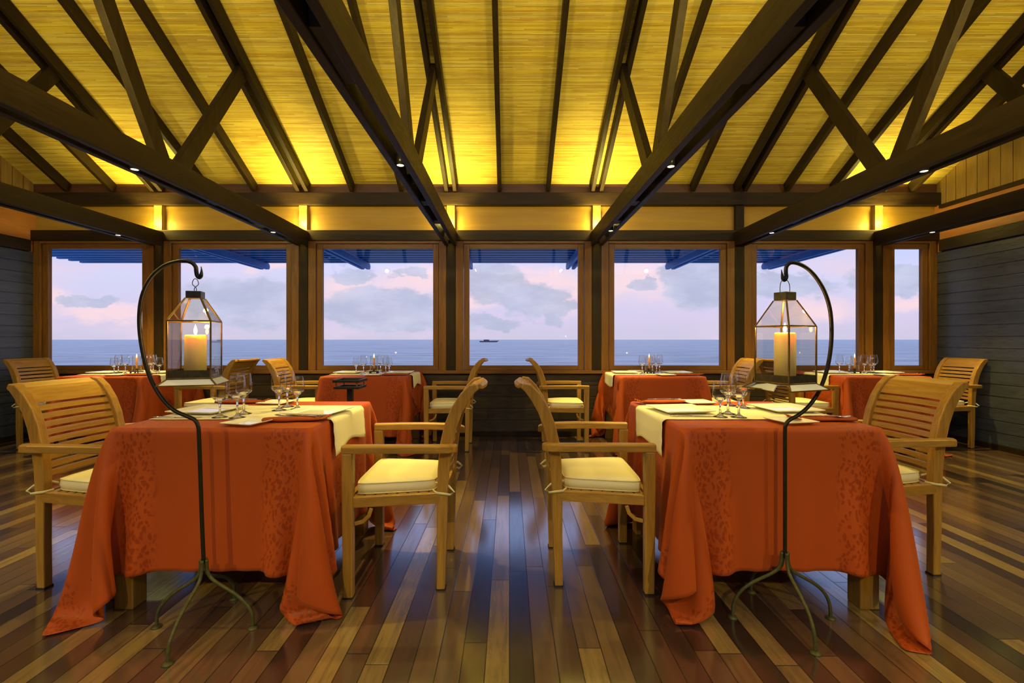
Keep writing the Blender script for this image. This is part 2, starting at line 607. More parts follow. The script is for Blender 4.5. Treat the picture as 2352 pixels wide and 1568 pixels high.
Z_SILL, Z_HB, Z_HT, Z_PT, Z_TOP = 0.73, 2.175, 2.29, 2.565, 2.70
struct(boards_x(XL, XR, 0.055, Z_SILL - 0.03, WY), 'wall_back', 'clad_x', 'dark horizontal board wall below the windows', 'wall', 0.002)
struct(MB().box(XL, XR, WY - 0.012, WY + 0.05, 0, 0.055), 'baseboard_back', 'beam_x', 'dark baseboard under the window wall', 'baseboard', 0.003)
struct(MB().box(XL - 0.06, XR + 0.06, WY - 0.05, WY + 0.09, Z_SILL - 0.03, Z_SILL + 0.004), 'trim_1', 'frame_x', 'long honey coloured timber sill under the windows', 'window sill', 0.004)
struct(MB().box(XL - 0.06, XR + 0.06, WY - 0.035, WY + 0.07, Z_HB, Z_HT), 'trim_2', 'beam_x', 'dark header beam directly above the windows', 'beam', 0.004)
struct(MB().box(XL - 0.06, XR + 0.06, WY + 0.03, WY + 0.06, Z_HT, Z_PT), 'wall_upper', 'ply', 'pale plywood band lit from its ends above the windows', 'wall')
struct(MB().box(XL - 0.06, XR + 0.06, WY - 0.06, WY + 0.07, Z_PT, Z_TOP), 'trim_3', 'beam_x', 'dark wall plate carrying the lower rafter ends', 'beam', 0.004)
struct(MB().box(XL - 0.06, XR + 0.06, WY + 0.0, WY + 0.04, Z_TOP, Z_EAVE + 0.02), 'trim_4', wood('shaded_eave_brown', (0.05, 0.02, 0.006), (0.12, 0.05, 0.015), 'x', 0.8), 'brown eave strip painted as shaded ceiling, above the wall plate', 'trim')  # strip closing the eave, coloured as ceiling lying in shade

edges = [XL] + TX + [XR]
post_names = ['between the first and second windows from the left wall', 'between the second and third windows from the left wall',
              'on the near left edge of the middle window', 'on the near right edge of the middle window',
              'between the second and third windows from the right wall', 'beside the narrow window by the right wall']
for i, x in enumerate(TX):
    mb = MB().box(x - 0.052, x + 0.052, WY - 0.02, WY + 0.07, Z_SILL, Z_HB)
    struct(mb, 'wall_post', 'beam_z', 'dark post ' + post_names[i], 'post', 0.004)
    mb = MB().box(x - 0.045, x + 0.045, WY - 0.028, WY + 0.05, Z_HT, Z_PT)
    struct(mb, 'wall_stud', 'beam_z' if i == 4 else 'gable', 'short stud dividing the plywood band, above the post ' + post_names[i], 'post', 0.003)  # stud without an uplighter gets darker timber, its shade put into the colour

win_desc = ['first window from the left wall, partly behind a curved iron stand', 'second window from the left wall, behind the left candle lantern', 'third window from the left wall, above a laid table',
            'middle window, with no table in front of it', 'third window from the right wall, above a laid table', 'window behind the right candle lantern', 'narrow window next to the right plank wall']
for i in range(7):
    x0, x1 = edges[i], edges[i + 1]
    x0 += 0.052 if i else 0.0
    x1 -= 0.052 if i < 6 else 0.0
    wn_ = tag(empty('window_%d' % (i + 1), ((x0 + x1) / 2, WY, Z_SILL)), win_desc[i], 'window', None, 'structure')
    cx = (x0 + x1) / 2
    a, b_ = x0 - cx, x1 - cx
    H = Z_HB - Z_SILL
    cw, cs = 0.082, 0.062
    mb = MB()
    mb.box(a, a + cw, -0.012, 0.07, 0.004, H)
    mb.box(b_ - cw, b_, -0.012, 0.07, 0.004, H)
    mb.build('casing', 'frame_z', wn_, bevel=0.003)
    MB().box(a + cw, b_ - cw, -0.012, 0.07, H - 0.028, H).build('head_casing', 'frame_x', wn_, bevel=0.003)
    ia, ib, iz0, iz1 = a + cw + 0.006, b_ - cw - 0.006, 0.006, H - 0.032
    mb = MB()
    mb.box(ia, ia + cs, 0.008, 0.055, iz0, iz1)
    mb.box(ib - cs, ib, 0.008, 0.055, iz0, iz1)
    mb.build('sash_stile', 'frame_z', wn_, bevel=0.003)
    mb = MB()
    mb.box(ia + cs, ib - cs, 0.008, 0.055, iz0, iz0 + 0.052)
    mb.box(ia + cs, ib - cs, 0.008, 0.055, iz1 - 0.052, iz1)
    mb.build('sash_rail', 'frame_x', wn_, bevel=0.003)
    MB().box(ia + cs - 0.005, ib - cs + 0.005, 0.028, 0.034, iz0 + 0.047, iz1 - 0.047).build('pane', 'window_glass', wn_)

# side walls
for nm, x, s in (('left', XL, -1), ('right', XR, 1)):
    struct(boards_y(YB, WY + 0.07, 0.055, 2.05, x, s), 'wall_' + nm, 'clad_y', 'dark horizontal board wall on the ' + nm + ' of the room', 'wall', 0.002)
    a, b_ = sorted((x - s * 0.012, x + s * 0.05))
    struct(MB().box(a, b_, YB, WY - 0.012, 0, 0.055), 'baseboard_' + nm, 'beam_y', 'dark baseboard along the ' + nm + ' wall', 'baseboard', 0.003)
    a, b_ = sorted((x - s * 0.03, x + s * 0.05))
    struct(MB().box(a, b_, YB, WY - 0.06, 2.05, 2.175), 'trim_%d' % (5 + (s + 1) // 2), 'beam_y', 'dark rail on the ' + nm + ' wall at window head height', 'trim', 0.003)
    a, b_ = sorted((x + s * 0.005, x + s * 0.05))
    struct(MB().box(a, b_, YB, WY + 0.07, 2.05, 2.56), 'trim_%d' % (7 + (s + 1) // 2), 'orange', 'orange plywood strip high on the ' + nm + ' wall', 'trim')
    a, b_ = sorted((x - s * 0.03, x + s * 0.05))
    struct(MB().box(a, b_, YB, WY - 0.06, 2.52, 2.56), 'trim_%d' % (9 + (s + 1) // 2), 'beam_y', 'thin dark rail under the ' + nm + ' gable boards', 'trim', 0.003)
    mb = MB()
    p = 0.115
    y = YB
    while y < WY - 0.01:
        y2 = min(y + p, WY)
        a, b_ = sorted((x, x + s * 0.03))
        za, zb = ceil_z(y + 0.004) + 0.03, ceil_z(y2 - 0.004) + 0.03
        vs = [(a, y + 0.004, 2.56), (b_, y + 0.004, 2.56), (b_, y2 - 0.004, 2.56), (a, y2 - 0.004, 2.56), (a, y + 0.004, za), (b_, y + 0.004, za), (b_, y2 - 0.004, zb), (a, y2 - 0.004, zb)]
        mb.add(vs, [(0, 3, 2, 1), (4, 5, 6, 7), (0, 1, 5, 4), (1, 2, 6, 5), (2, 3, 7, 6), (3, 0, 4, 7)])
        y = y2
    a, b_ = sorted((x + s * 0.012, x + s * 0.06))
    zr = ceil_z(RIDGE_Y) + 0.03
    pts = [(YB, 2.56), (WY, 2.56), (WY, ceil_z(WY) + 0.03), (RIDGE_Y, zr), (YB, ceil_z(YB) + 0.03)]
    mb.add([(a, *q) for q in pts] + [(b_, *q) for q in pts], [(0, 1, 2, 3, 4), (9, 8, 7, 6, 5)] + [(i, i + 5, (i + 1) % 5 + 5, (i + 1) % 5) for i in range(5)])
    struct(mb, 'wall_%s_gable' % nm, 'gable', 'upright olive boards filling the gable above the %s wall' % nm, 'wall')
struct(MB().box(XL - 0.1, XR + 0.1, YB - 0.08, YB, 0, ceil_z(YB) + 0.05), 'wall_rear', 'rear', 'brown wall behind the viewpoint', 'wall')

# ------------------------------------------------------------------ roof trusses
truss_desc = ['nearest the left wall', 'second from the left wall', 'just left of the middle window', 'just right of the middle window',
              'second from the right wall', 'nearest the right wall']
CH_Z0, CH_Z1 = 2.115, 2.268       # bottom chord
RD = 0.105                         # rafter depth
def raf(y):                        # rafter centre line
    return ceil_z(y) - RD / 2 * math.sqrt(1 + SLOPE * SLOPE) - 0.004
proto_truss = None
for i, x in enumerate(TX):
    if proto_truss is None:
        tr = empty('roof_truss', (x, WY, CH_Z0))
        def loc(y, z):
            return (y - WY, z - CH_Z0)
        for sx in (-1, 1):
            a, b_ = sorted((sx * 0.025, sx * 0.067))
            MB().box(a, b_, YB - WY, -0.036, 0, CH_Z1 - CH_Z0).build('bottom_chord', 'beam_y', tr, bevel=0.005)
        for sx in (-1, 1):
            y0, z0 = loc(WY - 0.02, raf(WY - 0.02))
            y1, z1 = loc(RIDGE_Y, raf(RIDGE_Y))
            MB().bar((sx * 0.047, y0, z0), (sx * 0.047, y1, z1), 0.042, RD).build('top_chord', 'beam_y', tr, bevel=0.004)
        def web(ya, za, yb, zb):
            p, q = loc(ya, za), loc(yb, zb)
            MB().bar((0, *p), (0, *q), 0.048, 0.115, up=(1, 0, 0)).build('web_member', 'beam_z', tr, bevel=0.004)
        # timber turned so that its broad face lies in the plane of the truss
        def webt(ya, za, yb, zb):
            p, q = loc(ya, za), loc(yb, zb)
            MB().bar((0, *p), (0, *q), 0.115, 0.048, up=(1, 0, 0)).build('web_member', 'beam_z', tr, bevel=0.004)
        webt(3.24, 2.19, 4.08, ceil_z(4.08) - 0.06)
        webt(3.16, 2.19, 1.72, ceil_z(1.72) - 0.10)
        webt(-0.16, 2.19, 1.30, ceil_z(1.30) - 0.10)
        for yy_, hl_ in ((1.77, 0.18), (3.66, 0.06), (4.25, 0.06)):
            p = loc(yy_, 0)[0]
            MB().box(-0.025, 0.025, p - hl_, p + hl_, 0.012, CH_Z1 - CH_Z0 - 0.004).build('spacer_block', 'beam_y', tr, bevel=0.003)
        proto_truss = tr
    else:
        tr = copy_tree(proto_truss)
        tr.location = (x, WY, CH_Z0)
    tag(tr, 'dark timber roof truss ' + truss_desc[i], 'roof truss', 'dark roof trusses')

def make_rafter():
    y0, y1 = WY - 0.02, RIDGE_Y
    return MB().bar((0, 0, 0), (0, y1 - y0, raf(y1) - raf(y0)), 0.044, RD).build('rafter', 'beam_y', bevel=0.004)
rafter = Kind(make_rafter)
bays = ['left wall and its nearest truss', 'first and second trusses from the left', 'second and third trusses from the left', 'two central trusses',
        'third and second trusses from the right', 'second and last trusses on the right', 'right wall and its nearest truss']
for i in range(7):
    a, b_ = edges[i], edges[i + 1]
    ks = (1, 2) if i < 6 else (1,)
    if i == 0:
        a = a - 0.1
    for k in ks:
        x = a + (b_ - a) * k / 3 if i < 6 else (a + b_) / 2 + 0.03
        which = ('left one of two' if k == 1 else 'right one of two') if len(ks) == 2 else 'the only one'
        rafter((x, WY - 0.02, raf(WY - 0.02)), 0, 'dark rafter, %s between the %s' % (which, bays[i]), 'rafter', 'single rafters on the bamboo ceiling')

# ------------------------------------------------------------------ lamps in the trusses
def make_downlight():
    r = empty('downlight')
    MB().lathe([(0, 0.055), (0.0235, 0.055), (0.0245, 0.0), (0.021, 0.0), (0.0205, 0.008), (0, 0.009)], 20).build('housing', 'black', r, True)
    MB().lathe([(0, 0.001), (0.0195, 0.001), (0.0195, 0.007), (0, 0.007)], 20).build('lens', 'lens', r, True)
    return r
downlight = Kind(make_downlight)
def spot(name, loc, watts, size, blend=0.4, tgt=None, r=0.02):
    l = bpy.data.lights.new(name, 'SPOT')
    l.energy = watts
    l.color = WARM
    l.spot_size = math.radians(size)
    l.spot_blend = blend
    l.shadow_soft_size = r
    o_ = bpy.data.objects.new(name, l)
    col.objects.link(o_)
    o_.location = loc
    if tgt:
        o_.rotation_euler = (Vector(tgt) - Vector(loc)).to_track_quat('-Z', 'Y').to_euler()
    return o_
DL_ = [(0, 4.73), (1, 2.90), (1, 4.60), (2, 2.83), (3, 2.85), (3, 4.54), (4, 2.93), (4, 4.63), (0, 2.90), (5, 2.9), (5, 4.6)]
for ti, y in DL_:
    z = CH_Z0 + 0.001
    near = 'at the window end' if y > 3.5 else 'away from the windows'
    downlight((TX[ti], y, z), 0, 'lit spotlight in the truss %s, %s' % (truss_desc[ti], near), 'spotlight', 'spotlights set in the roof beams')
    spot('downlight_and_fill_spot', (TX[ti], y, z - 0.003), DOWN_W, 76, 0.9)
for ti in range(6):                # unseen fill spots added behind the viewpoint, aimed at the near cloth fronts
    spot('downlight_and_fill_spot', (TX[ti], -0.9, CH_Z0), DOWN_W * 0.75, 50, 1.0, (TX[ti] * 0.8, 1.15, 0.40))

def make_uplight():
    r = empty('uplight')
    MB().lathe([(0, 0), (0.023, 0), (0.023, 0.05), (0.020, 0.05), (0.018, 0.02), (0, 0.02)], 20).build('housing', 'black', r, True)
    return r
uplight = Kind(make_uplight)
for ti in (0, 1, 2, 3, 5):
    p = (TX[ti], WY - 0.30, CH_Z1 - 0.056)
    uplight(p, 0, 'uplighter at the window end of the truss %s' % truss_desc[ti], 'uplighter', 'uplighters on the truss ends')
    l = bpy.data.lights.new('uplight_lamp', 'SPOT')
    l.energy = UP_W * 1.25
    l.color = WARM
    l.shadow_soft_size = 0.03
    l.spot_size = R(112)
    l.spot_blend = 0.6
    lo = bpy.data.objects.new('uplight_lamp', l)
    col.objects.link(lo)
    lo.location = (p[0], p[1], CH_Z1 + 0.075)
    lo.rotation_euler = (PI - 0.15, 0, 0)
    l = bpy.data.lights.new('uplight_spill', 'POINT')
    l.energy = 9.0
    l.color = WARM
    l.shadow_soft_size = 0.03
    lo = bpy.data.objects.new('uplight_spill', l)
    col.objects.link(lo)
    lo.location = (p[0], WY - 0.10, CH_Z1 + 0.10)
for ti in range(6):                # a second row further in, washing the upper slope
    p = (TX[ti], 1.77, CH_Z1 - 0.002)
    uplight(p, 0, 'uplighter on the inner part of the truss %s' % truss_desc[ti], 'uplighter', 'uplighters on the inner trusses')
    l = bpy.data.lights.new('uplight_lamp', 'POINT')
    l.energy = UP_W * 1.6
    l.color = WARM
    l.shadow_soft_size = 0.03
    lo = bpy.data.objects.new('uplight_lamp', l)
    col.objects.link(lo)
    lo.location = (p[0], p[1], p[2] + 0.09)

# ------------------------------------------------------------------ outside
sea = MB()
sea.add([(-6000, 30, 0), (6000, 30, 0), (6000, 6000, 0), (-6000, 6000, 0), (-60, 6.5, 0), (60, 6.5, 0)], [(0, 1, 2, 3), (4, 5, 1, 0)])
tag(sea.build('sea', 'sea', loc=(0, 0, -2.6)), 'calm blue grey evening sea reaching the horizon', 'sea', None, 'structure')
bt = empty('boat', (-26, 610, -2.6))
mb = MB()
mb.add([(-12, -2, 0), (10, -2, 0), (13, 0, 2.2), (10, 2, 0), (-12, 2, 0), (-12.5, -2.4, 1.6), (10, -2.4, 1.9), (10, 2.4, 1.9), (-12.5, 2.4, 1.6)],
       [(0, 1, 6, 5), (1, 2, 6), (1, 3, 2), (2, 3, 7), (3, 4, 8, 7), (4, 0, 5, 8), (5, 6, 7, 8), (6, 2, 7), (0, 4, 3, 1)])
mb.build('hull', 'boat', bt)
MB().box(-7, 0, -1.4, 1.4, 1.5, 3.4).build('cabin', 'boat', bt)
tag(bt, 'tiny dark boat far out on the sea horizon', 'boat')

pg = empty('pergola', (0, WY + 0.08, CH_Z0 + 0.075))
PEND = 7.6
for x in TX:
    for sx in (-0.046, 0.046):
        # rounded nose at the outer end
        prof = [(0.02, 0.0), (0.02, 0.13)]
        n = 8
        y1 = PEND - (WY + 0.08)
        pts = [(0.0, 0.0)] + [(y1 - 0.05 + 0.05 * math.sin(PI * k / n), 0.05 - 0.05 * math.cos(PI * k / n)) for k in range(n + 1)] + [(0.0, 0.10)]
        k_ = len(pts)
        mb = MB()
        mb.add([(x + sx - 0.02, *q) for q in pts] + [(x + sx + 0.02, *q) for q in pts],
               [tuple(range(k_)), tuple(range(k_, 2 * k_))[::-1]] + [(j, j + k_, (j + 1) % k_ + k_, (j + 1) % k_) for j in range(k_)])
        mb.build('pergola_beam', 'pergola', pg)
ns = 12
for k in range(ns):
    y = 0.05 + k * (PEND - 0.12 - WY - 0.08) / (ns - 1)
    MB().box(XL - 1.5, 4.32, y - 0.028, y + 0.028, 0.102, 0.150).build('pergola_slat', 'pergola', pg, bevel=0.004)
MB().box(XL - 1.5, 4.32, 0.0, PEND - WY - 0.15, 0.152, 0.17).build('roof_sheet', 'black', pg)
tag(pg, 'blue slatted pergola outside above the windows', 'pergola')

# ------------------------------------------------------------------ chairs
def make_chair():
    r = empty('dining_armchair')
    # rear legs run on into the scrolled back posts
    zs = [(0.0, -0.185), (0.20, -0.19), (0.40, -0.192), (0.52, -0.197), (0.62, -0.208), (0.70, -0.226), (0.77, -0.252), (0.83, -0.288), (0.866, -0.32), (0.876, -0.345)]
    wd = [0.036, 0.040, 0.044, 0.050, 0.054, 0.054, 0.052, 0.048, 0.040, 0.024]
    for s in (-1, 1):
        path = [(x, s * (0.192 if z < 0.4 else 0.190), z) for z, x in zs]
        sec = [(-0.019, -0.5), (0.019, -0.5), (0.019, 0.5), (-0.019, 0.5)]
        mb = MB().sweep(path, sec, up=(1, 0, 0), scale=[(1.0, q) for q in wd])
        lg = mb.build('leg', 'teak_z', r, bevel=0.005)
        tag(lg, 'rear leg running up into the scrolled back post')
        MB().box(-0.207, -0.165, s * 0.192 - 0.02, s * 0.192 + 0.02, -0.0, 0.008).build('foot_pad', 'rubber', lg)
    for s in (-1, 1):
        mb = MB().bar((0.192, s * 0.253, 0.0), (0.195, s * 0.253, 0.605), 0.040, 0.040, up=(1, 0, 0), w1=0.046, h1=0.046)
        lg = mb.build('leg', 'teak_z', r, bevel=0.005)
        MB().box(0.171, 0.213, s * 0.253 - 0.021, s * 0.253 + 0.021, -0.0, 0.008).build('foot_pad', 'rubber', lg)
        # arm curls in behind the back post
        path = [(-0.238, s * 0.200, 0.612), (-0.236, s * 0.222, 0.614), (-0.218, s * 0.243, 0.617), (-0.17, s * 0.257, 0.620), (-0.06, s * 0.264, 0.622), (0.08, s * 0.262, 0.622), (0.218, s * 0.256, 0.620)]
        sec = [(-0.021, -0.016), (0.021, -0.016), (0.021, 0.013), (0.012, 0.018), (-0.012, 0.018), (-0.021, 0.013)]
        MB().sweep(path, sec).build('armrest', 'teak_x', r, bevel=0.004)
    mb = MB()
    for s in (-1, 1):
        mb.bar((-0.19, s * 0.196, 0.397), (0.19, s * 0.250, 0.397), 0.024, 0.044)
    mb.bar((0.196, -0.245, 0.397), (0.196, 0.245, 0.397), 0.024, 0.044)
    mb.bar((-0.19, -0.19, 0.397), (-0.19, 0.19, 0.397), 0.024, 0.044)
    for s in (-1, 1):      # curved corner braces below the rails
        pth = [(0.17 - 0.07 * math.sin(a), s * 0.245, 0.305 + 0.07 * (1 - math.cos(a))) for a in (0, 0.5, 1.0, 1.5)]
        mb.sweep(pth, [(-0.008, -0.007), (0.008, -0.007), (0.008, 0.007), (-0.008, 0.007)], up=(0, 1, 0))
    mb.build('seat_frame', 'teak_x', r, bevel=0.003)
    mb = MB()
    for k in range(8):
        x = -0.155 + k * 0.045
        hw = 0.192 + (x + 0.19) / 0.38 * 0.052
        mb.box(x - 0.018, x + 0.018, -hw, hw, 0.404, 0.416)
    mb.build('seat', 'teak_y', r, bevel=0.002)
    # backrest: bowed slats and a deep scrolled top rail
    def post_x(z):
        for (za, xa), (zb, xb) in zip(zs, zs[1:]):
            if za <= z <= zb:
                return xa + (xb - xa) * (z - za) / (zb - za)
        return zs[-1][1]
    def bowed(profile):
        n = 8
        k_ = len(profile)
        vs, fs = [], []
        for j in range(n + 1):
            yy_ = -0.174 + 0.348 * j / n
            bow = -0.016 * (1 - (yy_ / 0.174) ** 2)
            vs += [(px_ + bow, yy_, pz_) for px_, pz_ in profile]
        for j in range(n):
            for e in range(k_):
                g_ = (e + 1) % k_
                fs.append((j * k_ + e, j * k_ + g_, (j + 1) * k_ + g_, (j + 1) * k_ + e))
        fs += [tuple(range(k_))[::-1], tuple(n * k_ + e for e in range(k_))]
        return vs, fs
    mb = MB()
    for k in range(9):
        z = 0.478 + k * 0.0355
        xa, xb = post_x(z), post_x(z + 0.0235)
        mb.add(*bowed([(xa - 0.006, z), (xa + 0.008, z), (xb + 0.008, z + 0.0235), (xb - 0.006, z + 0.0235)]))
    mb.build('back_slats', 'teak_y', r, bevel=0.0015)
    zz = [0.796, 0.815, 0.835, 0.852, 0.866, 0.876]
    front = [(post_x(z) + 0.013, z) for z in zz]
    back = [(post_x(z) - 0.010, z - 0.012 * (i_ / 5)) for i_, z in enumerate(zz)]
    tip = [(-0.352, 0.886), (-0.366, 0.876), (-0.364, 0.862)]
    mb = MB()
    mb.add(*bowed(front + tip + back[::-1]))
    mb.build('top_rail', 'teak_y', r, bevel=0.002)
    return r

def make_cushion():
    """boxed seat pad, tapering to the rear, with piping and tie loops"""
    nx_, ny_ = 10, 10
    def pt(u_, v_, puff_):
        x = -0.159 + 0.334 * u_
        hw = 0.164 + 0.054 * u_
        # softened corners in plan
        cxx = (u_ - 0.5) * 2
        cyy = (v_ - 0.5) * 2
        q = 1 - 0.055 * (abs(cxx) ** 6) * (abs(cyy) ** 6)
        return ((x - 0.0075) * q + 0.0075, (v_ - 0.5) * 2 * hw * q)
    vs, fs = [], []
    top = {}
    bot = {}
    for i in range(nx_ + 1):
        for j in range(ny_ + 1):
            u_, v_ = i / nx_, j / ny_
            x, y = pt(u_, v_, 0)
            e = (1 - abs(2 * u_ - 1) ** 3.5) * (1 - abs(2 * v_ - 1) ** 3.5)
            top[i, j] = len(vs)
            vs.append((x, y, 0.047 + 0.017 * e))
            bot[i, j] = len(vs)
            vs.append((x, y, 0.001))
    for i in range(nx_):
        for j in range(ny_):
            fs.append((top[i, j], top[i + 1, j], top[i + 1, j + 1], top[i, j + 1]))
            fs.append((bot[i, j], bot[i, j + 1], bot[i + 1, j + 1], bot[i + 1, j]))
    ring = [(i, 0) for i in range(nx_)] + [(nx_, j) for j in range(ny_)] + [(i, ny_) for i in range(nx_, 0, -1)] + [(0, j) for j in range(ny_, 0, -1)]
    mid = []
    for a in ring:
        x, y, _ = vs[top[a]]
        mid.append(len(vs))
        vs.append((0.0075 + (x - 0.0075) * 1.025, y * 1.025, 0.024))
    n = len(ring)
    for k in range(n):
        a, b_ = ring[k], ring[(k + 1) % n]
        ma, m2 = mid[k], mid[(k + 1) % n]
        fs.append((top[a], ma, m2, top[b_]))
        fs.append((ma, bot[a], bot[b_], m2))
    mb = MB()
    mb.add(vs, fs)
    r = mb.build('seat_cushion', 'cream', smooth=True)
    for z_ in (0.046, 0.003):
        pth = [(0.0075 + (vs[top[a]][0] - 0.0075) * 1.006, vs[top[a]][1] * 1.006, z_) for a in ring]
        MB().tube(pth, 0.0030, 6, closed=True).build('piping', 'pipe', r, True)
    for s in (-1, 1):
        pth = [(-0.156, s * 0.158, 0.030), (-0.185, s * 0.168, 0.038), (-0.222, s * 0.205, 0.030), (-0.245, s * 0.212, 0.008), (-0.228, s * 0.213, -0.004), (-0.20, s * 0.216, 0.002), (-0.168, s * 0.217, 0.006), (-0.15, s * 0.185, 0.008)]
        MB().sweep(pth, [(-0.0012, -0.005), (0.0012, -0.005), (0.0012, 0.005), (-0.0012, 0.005)]).build('tie', 'pipe', r, True)
    return r
chair = Kind(make_chair)
cushion = Kind(make_cushion)
R = math.radians
# x, y, facing, description
CHAIRS = [
    (-0.485, 2.245, PI + R(1), 'at the aisle side of the near left table', 'armchairs at the two near tables'),
    (0.405, 2.275, R(-1), 'at the aisle side of the near right table', 'armchairs at the two near tables'),
    (-1.825, 2.245, R(-4), 'at the left end of the near left table', 'armchairs at the two near tables'),
    (1.750, 2.360, PI + R(4), 'at the right end of the near right table', 'armchairs at the two near tables'),
    (-4.610, 4.84, R(-3), 'in the corner by the left plank wall', 'armchairs along the window wall'),
    (-2.975, 4.80, PI + R(-3), 'at the right end of the left corner table', 'armchairs along the window wall'),
    (-2.045, 4.80, R(3), 'at the window table behind the black tray stand', 'armchairs along the window wall'),
    (-0.595, 4.76, PI, 'left of the middle window', 'armchairs along the window wall'),
    (0.545, 4.80, 0, 'right of the middle window', 'armchairs along the window wall'),
    (2.110, 4.80, PI + R(-3), 'just left of the right lantern', 'armchairs along the window wall'),
    (2.925, 4.80, R(3), 'seen through the right lantern, at the corner table', 'armchairs along the window wall'),
    (4.375, 4.88, PI + R(3), 'against the right plank wall', 'armchairs along the window wall'),
]
for x, y, a, dsc, grp in CHAIRS:
    chair((x, y, 0), a, 'slatted teak armchair ' + dsc, 'chair', grp)
    cushion((x, y, 0.4165), a, 'cream cushion on the chair ' + dsc, 'cushion', 'cream seat cushions')

# ------------------------------------------------------------------ tables and cloths
TT = 0.722                        # top of the bare table
def make_table(W, D):
    r = empty('dining_table')
    W, D = W - 0.02, D - 0.02
    MB().box(-W / 2, W / 2, -D / 2, D / 2, TT - 0.03, TT).build('tabletop', 'teak_x', r, bevel=0.004)
    mb = MB()
    for s in (-1, 1):
        mb.box(-W / 2 + 0.09, W / 2 - 0.09, s * (D / 2 - 0.05) - 0.012, s * (D / 2 - 0.05) + 0.012, TT - 0.11, TT - 0.03)
        mb.box(s * (W / 2 - 0.05) - 0.012, s * (W / 2 - 0.05) + 0.012, -D / 2 + 0.09, D / 2 - 0.09, TT - 0.11, TT - 0.03)
    mb.build('apron', 'teak_x', r)
    for sx in (-1, 1):
        for sy in (-1, 1):
            x, y = sx * (W / 2 - 0.038), sy * (D / 2 - 0.038)
            MB().box(x - 0.038, x + 0.038, y - 0.038, y + 0.038, 0, TT - 0.03).build('leg', 'teak_z', r, bevel=0.004)
    return r

